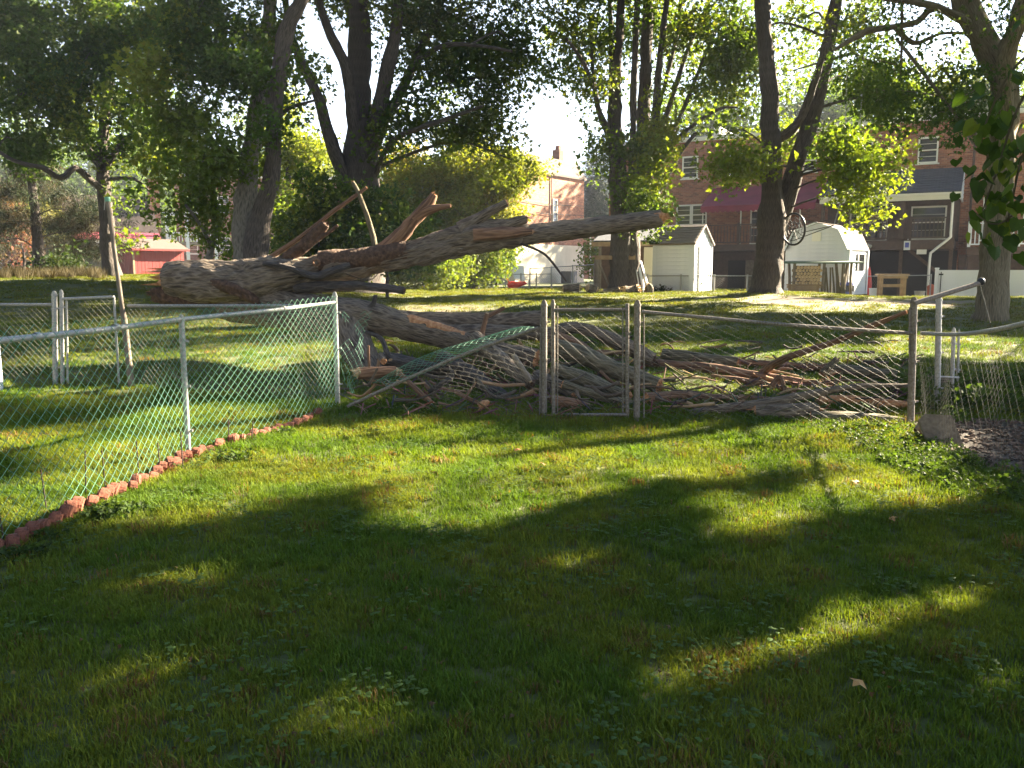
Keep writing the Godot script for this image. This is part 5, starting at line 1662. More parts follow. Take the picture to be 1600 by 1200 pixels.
# ---------- trees ----------
func trees():
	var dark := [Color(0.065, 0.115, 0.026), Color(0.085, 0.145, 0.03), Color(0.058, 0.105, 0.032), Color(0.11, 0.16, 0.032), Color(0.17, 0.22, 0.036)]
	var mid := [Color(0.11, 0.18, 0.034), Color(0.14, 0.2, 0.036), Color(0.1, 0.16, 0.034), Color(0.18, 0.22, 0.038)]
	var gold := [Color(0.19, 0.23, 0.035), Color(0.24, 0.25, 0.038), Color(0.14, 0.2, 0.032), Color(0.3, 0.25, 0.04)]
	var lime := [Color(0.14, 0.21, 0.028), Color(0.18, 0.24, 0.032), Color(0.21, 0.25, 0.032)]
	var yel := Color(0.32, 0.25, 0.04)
	var maple := cluster("maple", 14, 0.3, 0.13, 0.12, 0)
	var small := cluster("small", 18, 0.28, 0.085, 0.06, 0)
	var needles := cluster("needles", 46, 0.4, 0.2, 0.02, 2, 0.35)
	var willow := cluster("willow", 30, 0.4, 0.3, 0.03, 2, 1.6)
	var shade := "shade trees along the back fence"

	# right trunk with the web swing
	tree("maple_tree", "twin-stemmed maple right of centre with the web swing against its trunk", 24.0, [
		[[1197, 462, 46], [1199, 430, 42], [1203, 380, 42], [1206, 340, 40], [1206, 290, 30], [1205, 220, 29], [1199, 110, 25], [1190, 0, 22], [1184, -120, 18], -1.0],
		[[1214, 352, 28], [1232, 300, 27], [1250, 240, 25], [1268, 185, 24], [1280, 140, 23], [1296, 60, 21], [1306, 0, 19], [1318, -110, 15], -1.0],
		[[1210, 222, 15], [1228, 210, 15], [1252, 183, 13], [1270, 135, 11], [1290, 70, 9], -1.5],
		[[1296, 60, 9], [1322, 70, 6], [1345, 90, 5], [1400, 110, 3], -1.0]], [
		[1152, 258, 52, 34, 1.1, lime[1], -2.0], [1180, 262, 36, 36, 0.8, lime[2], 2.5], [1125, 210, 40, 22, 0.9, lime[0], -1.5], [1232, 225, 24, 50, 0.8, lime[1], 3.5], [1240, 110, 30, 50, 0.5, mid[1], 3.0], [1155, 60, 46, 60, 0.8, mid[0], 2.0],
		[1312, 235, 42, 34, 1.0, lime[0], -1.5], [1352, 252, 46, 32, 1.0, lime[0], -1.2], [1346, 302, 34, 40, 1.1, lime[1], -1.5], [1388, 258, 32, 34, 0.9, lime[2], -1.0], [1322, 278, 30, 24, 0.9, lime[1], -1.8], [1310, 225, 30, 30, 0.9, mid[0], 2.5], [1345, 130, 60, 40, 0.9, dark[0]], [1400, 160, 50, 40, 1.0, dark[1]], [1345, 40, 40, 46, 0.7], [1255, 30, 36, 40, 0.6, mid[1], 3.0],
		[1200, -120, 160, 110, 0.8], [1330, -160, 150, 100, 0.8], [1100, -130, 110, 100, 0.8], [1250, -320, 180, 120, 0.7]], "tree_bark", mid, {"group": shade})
	# centre right, many stems in ivy
	tree("ivy_tree", "tall many-stemmed tree in the centre right, ivy climbing between its stems", 26.5, [
		[[968, 452, 34], [968, 420, 32], [970, 340, 31], [966, 280, 28], [964, 200, 15], [964, 120, 13], [970, 0, 11], [974, -150, 8], 0.0],
		[[986, 452, 32], [985, 420, 30], [986, 340, 30], [990, 290, 26], [1002, 240, 21], [1008, 120, 19], [1012, 0, 16], [1016, -160, 11], 1.0],
		[[964, 285, 14], [956, 225, 12], [936, 175, 9], [928, 136, 8], [908, 92, 6], [884, 60, 4], -1.5],
		[[929, 140, 6], [925, 90, 5], [923, 40, 3], 0.5],
		[[966, 270, 13], [955, 205, 11], [956, 100, 9], [953, 0, 7], [950, -120, 4], 1.5],
		[[986, 280, 12], [989, 240, 10], [990, 140, 10], [996, 0, 8], [1000, -120, 5], -1.0],
		[[994, 285, 14], [1020, 240, 13], [1028, 120, 11], [1042, 0, 9], [1060, -120, 6], -1.0],
		[[996, 280, 10], [1018, 245, 9], [1048, 160, 8], [1074, 80, 6], [1104, 10, 5], 1.5],
		[[1000, 290, 9], [1030, 252, 8], [1068, 208, 6], [1120, 172, 5], [1152, 168, 3], -1.5],
		[[1000, 270, 9], [1034, 150, 7], [1056, 60, 6], [1066, -20, 5], 2.0],
		[[1000, 285, 9], [1020, 256, 8], [1056, 196, 7], [1088, 120, 6], [1114, 55, 4], 0.5],
		[[990, 335, 12], [1014, 318, 11], [1036, 286, 9], [1062, 240, 7], [1090, 205, 5], -1.0]], [
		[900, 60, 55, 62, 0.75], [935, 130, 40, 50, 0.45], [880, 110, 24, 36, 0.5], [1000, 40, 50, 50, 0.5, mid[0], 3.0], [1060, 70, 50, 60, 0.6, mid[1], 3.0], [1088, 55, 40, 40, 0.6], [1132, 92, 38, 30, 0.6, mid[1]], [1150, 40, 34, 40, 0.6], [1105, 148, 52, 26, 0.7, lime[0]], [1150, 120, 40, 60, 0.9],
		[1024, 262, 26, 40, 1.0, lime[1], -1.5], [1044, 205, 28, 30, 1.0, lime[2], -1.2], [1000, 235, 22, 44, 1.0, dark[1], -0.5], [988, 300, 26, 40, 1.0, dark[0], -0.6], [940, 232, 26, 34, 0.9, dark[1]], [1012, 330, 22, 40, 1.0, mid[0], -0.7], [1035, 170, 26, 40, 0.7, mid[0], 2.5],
		[950, -60, 120, 80, 0.9], [1060, -80, 120, 90, 0.9], [1000, -240, 140, 110, 0.8]], "tree_bark", mid, {"group": shade})
	# central tree with fanned stems
	tree("maple_tree", "broad dark tree in the centre whose stems fan out like a vase", 25.0, [
		[[568, 440, 78], [567, 380, 72], [566, 300, 64], [564, 240, 50], [562, 167, 36], [562, 62, 31], [560, 0, 28], [556, -150, 20], 0.0],
		[[562, 230, 24], [552, 187, 22], [541, 108, 18], [513, 46, 14], [498, 0, 12], [480, -80, 8], -1.5],
		[[560, 110, 13], [551, 45, 11], [537, -10, 9], [520, -90, 6], 1.5],
		[[575, 240, 28], [588, 190, 25], [604, 117, 21], [620, 30, 17], [630, -60, 13], [640, -160, 8], -1.0],
		[[578, 250, 20], [600, 190, 18], [622, 152, 15], [650, 92, 12], [683, 21, 10], [705, -60, 7], 1.0],
		[[650, 95, 9], [692, 72, 8], [735, 70, 6], [800, 80, 4], -2.0],
		[[580, 290, 12], [600, 240, 9], [622, 214, 8], [672, 195, 7], [754, 166, 4], -2.5],
		[[545, 300, 22], [537, 275, 21], [512, 208, 19], [500, 158, 16], [471, 96, 13], [452, 40, 10], [440, -60, 7], -1.5],
		[[503, 168, 9], [508, 155, 7], [506, 148, 4], -0.2]], [
		[720, 60, 95, 66, 0.6], [690, 130, 90, 56, 0.62], [770, 120, 60, 60, 0.6], [640, 195, 75, 46, 0.65], [795, 70, 46, 60, 0.8], [735, 200, 60, 42, 1.0], [660, 30, 60, 50, 0.8], [590, 20, 30, 30, 0.3], [490, 110, 24, 40, 0.3], [520, 10, 40, 30, 0.3], [800, 250, 46, 30, 0.5, gold[0]],
		[620, -80, 160, 90, 0.9], [760, -70, 130, 90, 0.9], [500, -90, 110, 80, 0.8], [640, -250, 200, 110, 0.7]], "tree_bark", [Color(0.07, 0.12, 0.03), Color(0.09, 0.14, 0.03), Color(0.12, 0.16, 0.032)], {"group": shade})
	# left of centre, two crossing stems
	tree("ash_tree", "pale and dark stemmed tree rising straight behind the fallen trunk", 20.5, [
		[[386, 430, 38], [384, 400, 36], [381, 350, 36], [384, 300, 32], [392, 240, 26], [402, 180, 24], [412, 100, 22], [422, 0, 20], [430, -120, 15], 1.0],
		[[400, 420, 40], [404, 360, 38], [413, 320, 30], [426, 275, 25], [428, 200, 24], [432, 140, 23], [448, 50, 23], [476, -10, 20], [500, -120, 15], -1.0],
		[[428, 190, 8], [450, 170, 6], [480, 160, 4], [496, 156, 3], -0.5]], [
		[330, 80, 75, 70, 0.9, dark[0]], [400, 120, 60, 70, 0.9, dark[1]], [290, 190, 60, 56, 1.1, lime[0]], [340, 240, 60, 46, 0.9, mid[1]], [420, 40, 46, 50, 0.9], [300, 30, 60, 50, 1.0], [462, 130, 20, 36, 0.5, mid[2]], [256, 110, 46, 50, 0.9, gold[0]], [415, 215, 24, 30, 0.8, dark[1], -0.8],
		[340, -70, 120, 70, 0.9], [460, -80, 110, 70, 0.9]], "tree_bark", dark, {"group": shade, "barks": ["pale_bark"]})
	tree("young_maple", "leafy small maple with a thin pale leaning stem, left of the pale trunk", 22.5, [
		[[322, 430, 12], [326, 405, 11], [334, 370, 9], [338, 330, 7], [330, 280, 5], 0.5],
		[[330, 385, 7], [312, 350, 5], [290, 320, 4], -0.8]], [
		[305, 300, 50, 36, 0.8, mid[0]], [288, 335, 26, 22, 0.7, mid[2]], [332, 345, 36, 46, 0.7, mid[1]], [345, 270, 40, 46, 0.8, lime[0]], [295, 255, 46, 34, 0.8, mid[3]], [350, 395, 24, 24, 0.6, dark[1]]], "pale_bark", mid, {"flare": false})
	tree("yellowing_tree", "sunlit yellow green tree seen between the crossed trunk and the central tree", 33.0, [
		[[455, 430, 12], [452, 370, 10], [450, 300, 8], [452, 220, 6], 0.5]], [
		[450, 330, 40, 60, 1.2, lime[0]], [455, 240, 40, 60, 1.2, lime[1]], [462, 400, 36, 30, 1.1, mid[1]], [490, 260, 30, 46, 1.0, mid[3]], [430, 170, 40, 50, 0.8, lime[2]]], "tree_bark", lime, {"group": ""})
	# left big tree
	tree("dark_tree", "dark spreading tree on the left, its crown filling the upper left corner", 24.5, [
		[[176, 434, 27], [172, 410, 23], [167, 350, 21], [163, 300, 20], [160, 255, 20], [163, 200, 16], [172, 120, 13], [180, 20, 10], 0.5],
		[[164, 300, 12], [140, 280, 11], [118, 262, 10], [96, 278, 9], [67, 262, 8], [20, 250, 6], [-60, 200, 5], -2.0],
		[[160, 262, 13], [142, 240, 11], [110, 190, 9], [70, 120, 7], [40, 40, 5], 1.5],
		[[166, 260, 10], [190, 225, 9], [230, 190, 7], [270, 130, 5], 1.0],
		[[170, 280, 5], [210, 280, 5], [240, 305, 3], -0.5]], [
		[150, 70, 110, 80, 0.75, dark[2]], [50, 130, 80, 70, 0.75, dark[0]], [215, 160, 70, 60, 0.75], [250, 50, 70, 56, 0.9], [40, 40, 76, 60, 0.9, dark[2]], [115, 205, 70, 42, 0.75], [250, 230, 46, 40, 0.8], [30, 225, 60, 40, 1.0, dark[0]], [175, 245, 40, 30, 0.7], [182, 310, 18, 16, 0.6, lime[0]], [186, 385, 12, 16, 0.6, lime[0]], [100, 130, 60, 50, 1.1],
		[120, -60, 160, 80, 0.9], [-60, 60, 110, 110, 1.0]], "tree_bark", dark, {"group": shade})
	tree("hemlock", "dark conifer with drooping layered boughs at the far left", 31.0, [
		[[62, 436, 17], [60, 400, 16], [56, 340, 14], [50, 285, 11], [47, 240, 8], [45, 180, 4], 0.0]], [
		[20, 300, 60, 12, 1.2], [95, 305, 46, 12, 1.2], [15, 345, 70, 13, 1.2], [110, 350, 52, 14, 1.3], [125, 385, 46, 14, 1.2], [-20, 385, 50, 14, 1.0], [60, 265, 50, 14, 1.0], [130, 330, 50, 14, 1.0], [150, 365, 40, 16, 1.0], [40, 225, 40, 16, 1.0]], "tree_bark", [Color(0.03, 0.045, 0.016), Color(0.06, 0.05, 0.02)], {"leaf": needles, "leafmat": "needles", "per": 40.0, "clump": 0.6})
	# right foreground trunk
	tree("maple_tree", "big grey trunk at the right whose limbs arch over to the left", 17.3, [
		[[1548, 504, 50], [1549, 470, 46], [1554, 400, 42], [1560, 320, 39], [1566, 240, 37], [1569, 180, 38], [1567, 125, 38], [1535, 62, 36], [1508, 0, 33], [1480, -90, 26], 0.5],
		[[1568, 180, 28], [1573, 90, 27], [1588, 40, 25], [1602, -10, 24], [1630, -120, 18], -0.8],
		[[1512, 36, 15], [1467, 12, 12], [1425, 3, 9], [1379, -2, 7], -0.8],
		[[1468, 12, 10], [1450, 17, 10], [1434, 34, 10], [1396, 42, 9], [1362, 46, 10], [1342, 55, 9], [1300, 80, 5], -0.6],
		[[1398, 42, 8], [1417, 62, 8], [1437, 67, 7], [1467, 53, 5], [1510, 52, 4], 0.4],
		[[1409, 4, 5], [1409, 60, 4], [1407, 120, 3], 0.0],
		[[1400, 60, 5], [1440, 110, 6], [1470, 150, 5], [1500, 190, 4], [1520, 225, 3], -1.0],
		[[1560, 250, 8], [1530, 190, 6], [1500, 140, 5], [1470, 105, 4], 0.8]], [
		[1440, 185, 60, 36, 1.1, dark[0]], [1495, 195, 50, 34, 1.1, dark[1]], [1390, 140, 40, 40, 1.0, dark[0]], [1530, 205, 46, 34, 1.0, dark[2]], [1470, 130, 56, 40, 0.55, gold[0]], [1540, 130, 40, 40, 0.5], [1335, 100, 46, 36, 0.9, mid[0]], [1365, 70, 40, 26, 0.5], [1590, 180, 50, 50, 0.8], [1440, 45, 60, 36, 0.35], [1570, 20, 60, 40, 0.5],
		[1420, -70, 130, 60, 0.7], [1580, -110, 150, 80, 0.9], [1500, -260, 200, 110, 0.9]], "grey_bark", dark, {"group": shade, "leaf": small})
	# middle distance
	tree("golden_maple", "yellow green maple glowing in the sun behind the fallen trunk", 34.0, [
		[[742, 440, 14], [740, 380, 12], [722, 300, 9], [735, 240, 7], [760, 190, 4], 0.5],
		[[738, 360, 8], [775, 300, 6], [800, 260, 4], -1.0]], [
		[760, 265, 76, 46, 1.2, gold[0]], [700, 300, 80, 50, 1.2, lime[0]], [790, 315, 50, 46, 1.2, gold[1]], [670, 350, 80, 50, 1.2, mid[1]], [640, 285, 60, 46, 1.0, gold[0]], [745, 360, 70, 42, 1.2, gold[0]], [720, 235, 60, 34, 0.8, mid[1]], [620, 250, 34, 30, 0.7, yel], [810, 270, 34, 34, 1.0, gold[0]], [760, 410, 36, 34, 0.9, dark[1]], [690, 405, 50, 30, 1.0, mid[0]]], "tree_bark", gold)
	for q in [["dense_shrub", "dark dense shrub in shade left of the central trunk", 500, 440, 22.8, [[505, 335, 46, 50, 1.4], [480, 385, 40, 40, 1.4], [530, 380, 50, 40, 1.4], [515, 300, 34, 26, 1.0]], dark], ["dense_shrub", "dark shrub right of the central trunk behind the splintered branch", 605, 440, 22.5, [[605, 355, 50, 50, 1.4], [575, 390, 50, 36, 1.4], [640, 395, 40, 36, 1.2], [585, 325, 40, 34, 1.2]], dark], ["weeping_shrub", "pale yellow green shrub drooping to the lawn under the fallen limb", 660, 448, 31.0, [[655, 428, 50, 20, 1.0, mid[3]], [615, 424, 40, 22, 1.0, lime[0]], [700, 416, 34, 26, 1.0, mid[1]], [675, 408, 36, 18, 0.9, lime[0]]], lime], ["lilac_shrub", "green shrub at the corner of the cream wall", 775, 440, 36.0, [[735, 412, 50, 36, 1.4, dark[0]], [690, 410, 36, 30, 1.3, mid[1]], [778, 400, 26, 40, 1.4, dark[1]], [790, 375, 20, 24, 1.2, lime[0]], [760, 425, 30, 22, 1.2, dark[1]]], dark], ["weed_shrub", "bright weedy bush by the fence below the spruce", 938, 430, 42.0, [[935, 415, 20, 16, 1.2, gold[0]], [960, 420, 18, 14, 1.0, lime[0]], [925, 395, 8, 30, 1.2, lime[0]]], lime], ["small_shrub", "small dark shrub beside the hemlock's trunk", 35, 430, 27.0, [[36, 414, 14, 14, 1.0], [105, 418, 22, 18, 1.0], [98, 404, 16, 14, 0.8]], [Color(0.03, 0.05, 0.016)]], ["fence_shrub", "bush behind the red shed's dark side", 128, 440, 38.0, [[100, 420, 26, 16, 1.0, Color(0.03, 0.05, 0.018)]], dark]]:
		tree(q[0], q[1], q[4], [[[q[2], q[3], 5], [q[2] + 3, q[3] - 25, 4], [q[2] - 2, q[3] - 50, 2], 0.2]], q[5], "tree_bark", q[6], {"category": "shrub", "flare": false})
	# spruce
	var blobs := []
	for i in 12:
		var u := i / 11.0
		blobs.push_back([931 + 3 * (i % 2), 232 + u * 110, 3 + u * 34, 6, 1.3])
	tree("spruce_tree", "tall dark spruce far off between the sunlit house and the ivy tree", 78.0, [
		[[932, 420, 8], [932, 320, 5], [932, 225, 1.5], 0.0]], blobs, "tree_bark", [Color(0.022, 0.04, 0.028), Color(0.03, 0.055, 0.035)], {"leaf": needles, "leafmat": "needles", "size": 2.0, "per": 90.0})
	tree("willow_tree", "pale golden weeping willow far off at the left", 58.0, [
		[[85, 432, 10], [84, 390, 8], [86, 350, 5], 0.0]], [
		[80, 365, 40, 36, 1.5], [60, 385, 34, 30, 1.4], [110, 380, 30, 34, 1.4], [30, 350, 36, 40, 1.2, mid[3]]], "tree_bark", [Color(0.2, 0.2, 0.06), Color(0.24, 0.22, 0.07)], {"leaf": willow, "size": 1.6, "per": 60.0})
	tree("red_maple", "small reddish tree far off at the left edge", 54.0, [
		[[18, 432, 6], [16, 400, 5], [15, 370, 3], 0.0]], [
		[14, 375, 26, 30, 1.4], [-4, 350, 30, 30, 1.0, Color(0.2, 0.11, 0.04)], [30, 390, 14, 20, 1.0]], "tree_bark", [Color(0.16, 0.05, 0.03), Color(0.14, 0.08, 0.035)], {"size": 1.6})
	# far trees behind everything
	var ls := ["far green tree behind the long row house at the left", "far tall tree behind the left spreading tree", "far tree rising above the hemlock at the left edge", "far tree behind the crossed trunks", "far bluish tree behind the awning house's roof", "far tree behind the roofs right of the swing tree", "far tree behind the golden maple's left side", "far tree behind the far right house roof"]
	var k := 0
	for q in [[260, 90.0, 300, 110, 100], [170, 84.0, 310, 120, 110], [40, 92.0, 300, 120, 110], [400, 100.0, 290, 100, 90], [1120, 72.0, 190, 70, 46], [1290, 75.0, 160, 80, 50], [560, 96.0, 300, 110, 60], [1520, 70.0, 150, 90, 60]]:
		var d: float = q[1]
		tree("far_tree", ls[k], d, [[[q[0], 430, 14], [q[0] + 4, q[2] + 40, 10], [q[0], q[2], 6], 0.0]], [[q[0], q[2], q[3], q[4], 0.9], [q[0] - q[3] * 0.5, q[2] + 40, q[3] * 0.6, q[4] * 0.6, 0.9], [q[0] + q[3] * 0.5, q[2] + 30, q[3] * 0.6, q[4] * 0.6, 0.9], [q[0], q[2] + q[4] * 0.9, q[3] * 0.9, q[4] * 0.5, 0.9]], "tree_bark", [dark[1], mid[0], mid[2]] if k < 6 else mid, {"group": "far trees behind the houses", "size": 2.4, "clump": 0.7})
		k += 1
	# trees beyond the right edge of the picture, which shade the lawns
	k = 0
	for q in [[Vector3(15.5, 0, -11.5), 0.3, [[Vector3(11.5, 7.6, -11.2), Vector3(4.2, 2.6, 3.6), 1.25], [Vector3(14.5, 10.5, -11.5), Vector3(4.5, 3.0, 4.5), 0.9], [Vector3(12.0, 6.2, -8.6), Vector3(3.2, 2.0, 2.6), 1.2]]], [Vector3(19.5, 0, -19), 0.35, [[Vector3(18.0, 7.5, -18.5), Vector3(5.0, 3.5, 4.5), 1.1], [Vector3(19.0, 11.5, -19.0), Vector3(4.5, 3.0, 4.5), 0.8]]], [Vector3(24, 0, -26), 0.35, [[Vector3(22.0, 7.5, -26), Vector3(5.0, 4.0, 4.5), 1.0], [Vector3(23.0, 12.5, -26), Vector3(5, 3.5, 5), 0.8]]]]:
		var base: Vector3 = q[0]
		base.y = gy(base.x, base.z)
		var t := thing("maple_tree", ["shade tree beyond the right edge nearest the house, mostly out of view", "second shade tree beyond the right edge, mostly out of view", "farthest shade tree beyond the right edge, mostly out of view"][k], "tree", base, 0.0, shade)
		var top: Vector3 = q[2][1][0]
		var pr := path([[base - Vector3(0, 0.1, 0), q[1] * 1.3], [base + Vector3(0, 1, 0), q[1]], [base.lerp(top, 0.5), q[1] * 0.8], [top, q[1] * 0.4]], 0.3)
		var mb := MB.new(N)
		mb.tube(pr[0], pr[1], 14, 0.03, 0.0, TAU, k * 3.0)
		wpart("trunk", mb, M.tree_bark, t)
		crown(t, Array(pr[0]), q[2], M.tree_bark, cluster("fine", 10, 0.1, 0.09, 0.08, 0), M.leaves, dark, 1.0, 165.0, 0.34)
		k += 1
	# near tree: the branch with broad leaves reaching in from the right
	var nb := Vector3(6.8, 0, -5.2)
	var t := thing("broad_leaved_tree", "near branch with big heart shaped leaves hanging in at the right edge", "tree", nb)
	var st := path([[nb - Vector3(0, 0.1, 0), 0.2], [nb + Vector3(0.05, 2.5, 0), 0.16], [nb + Vector3(-0.2, 5.5, -0.4), 0.1]], 0.25)
	var sb := MB.new(N)
	sb.tube(st[0], st[1], 14, 0.012)
	wpart("trunk", sb, M.grey_bark, t)
	var heart := cluster("heart", 6, 0.14, 0.11, 0.11, 1)
	crown(t, Array(st[0]), [[Vector3(6.4, 4.4, -5.4), Vector3(2.0, 1.1, 1.8), 1.2], [Vector3(6.2, 5.6, -5.6), Vector3(2.2, 1.1, 2.0), 1.0]], M.grey_bark, heart, M.leaves, dark, 1.0, 120.0, 0.34)
	var lm := []
	for i in 4:
		var b := MB.new()
		leaf_shape(b, Vector3.ZERO, Vector3(0, -1, 0), Vector3(0, 0, 1), 0.105, 0.098, 1)
		var m: StandardMaterial3D = M.leaves.duplicate()
		m.albedo_color = [Color(0.04, 0.075, 0.018), Color(0.05, 0.09, 0.02), Color(0.075, 0.12, 0.022), Color(0.13, 0.17, 0.025)][i].linear_to_srgb()
		lm.push_back([b.mesh(), m])
	for br in [[[1680, 60], [1600, 150], [1560, 260], [1535, 330]], [[1700, 150], [1610, 220], [1580, 320], [1570, 380]], [[1690, 30], [1590, 100], [1545, 180], [1530, 240]], [[1720, 200], [1620, 300], [1560, 350], [1520, 330]]]:
		var ctrl := []
		for i in 4:
			ctrl.push_back([P(br[i][0], br[i][1], 5.6 + 0.15 * i), 0.012 - 0.0025 * i])
		var pr := path(ctrl, 0.06)
		var b := MB.new(N)
		b.tube(pr[0], pr[1], 6)
		var tw := wpart("branch", b, M.grey_bark, t)
		for i in pr[0].size():
			for j in 4:
				if i < 3 or rng.randf() < 0.42:
					continue
				var o := MeshInstance3D.new()
				o.name = "leaf"
				var pick: int = [0, 0, 1, 1, 2, 3][rng.randi() % 6]
				o.mesh = lm[pick][0]
				o.material_override = lm[pick][1]
				tw.add_child(o, true)
				o.position = pr[0][i] + rv() * Vector3(0.17, 0.15, 0.17)
				o.rotation = Vector3(rnd(-0.9, 0.9), rnd(0, TAU), rnd(-0.5, 0.5))
				o.scale = Vector3.ONE * rnd(0.65, 1.15)


# ---------- lawn ----------
func ground():
	var xs := []
	var zs := []
	var v := -9.0
	while v < 16.0:
		xs.push_back(v); v += 0.35
	for q in [16.5, 18, 20, 23, 27, 32, 40, 55, 80, 120, 200, 350, 600]:
		xs.push_back(float(q))
	for q in [10.0, 11.5, 13.5, 16, 19, 23, 28, 34, 42, 55, 80, 120, 200, 350, 600]:
		xs.push_front(-float(q))
	v = 1.0
	while v < 28.0:
		zs.push_back(v); v += 0.35
	for q in [29, 31, 34, 38, 43, 50, 60, 75, 100, 150, 220, 350, 600]:
		zs.push_back(float(q))
	for q in [0, -2, -5, -10, -25, -60, -150, -400]:
		zs.push_front(float(q))
	var b := MB.new(N)
	for d in zs:
		for x in xs:
			var s := dirt(x, d)
			var g := N.get_noise_2d(x * 1.5, d * 1.5) * 0.5 + 0.5
			b.col = Color(0.05, 0.075, 0.016).lerp(Color(0.095, 0.1, 0.026), g).lerp(Color(0.115, 0.08, 0.045), s * 0.9).lerp(Color(0.045, 0.032, 0.024), mulch(x, d))
			b.pt(Vector3(x, gy(x, -d), -d), Vector3.UP, Vector2(x, d))
	var w := xs.size()
	for j in zs.size() - 1:
		for i in w - 1:
			var k := j * w + i
			for e in [k, k + w, k + 1, k + 1, k + w, k + w + 1]:
				b.ix.push_back(e)
	for j in range(1, zs.size() - 1):
		for i in range(1, w - 1):
			var k := j * w + i
			b.n[k] = (b.v[k + 1] - b.v[k - 1]).cross(b.v[k + w] - b.v[k - w]).normalized()
	var o := part("ground", b, M.soil, self, "structure")
	o.set_meta("label", "lawn soil sloping gently up to the houses, bare by the swing tree")
	o.set_meta("category", "ground")


func dirt(x: float, d: float) -> float:
	var n := N.get_noise_2d(x * 1.1 + 90, d * 1.1) * 0.7
	var a := 1.0 - smoothstep(0.5, 1.0, sqrt(pow((x - 8.8) / 3.6, 2) + pow((d - 21.3) / 2.2, 2)) + n)
	a = maxf(a, 0.7 * (1.0 - smoothstep(0.5, 1.0, sqrt(pow((x + 1.6) / 1.6, 2) + pow((d - 19.2) / 1.0, 2)) + n)))
	a = maxf(a, 0.55 * (1.0 - smoothstep(0.4, 1.0, sqrt(pow((x - 5.0) / 4.0, 2) + pow((d - 22.8) / 1.0, 2)) + n)))
	return clampf(a, 0, 1)


func mulch(x: float, d: float) -> float:
	var edge := lerpf(3.75, 4.15, clampf((d - 5.0) / 4.0, 0, 1)) + N.get_noise_2d(d * 4, 3) * 0.2
	return smoothstep(edge - 0.1, edge + 0.1, x) * (1.0 - smoothstep(8.6, 9.2, d)) * smoothstep(2.0, 4.0, d)


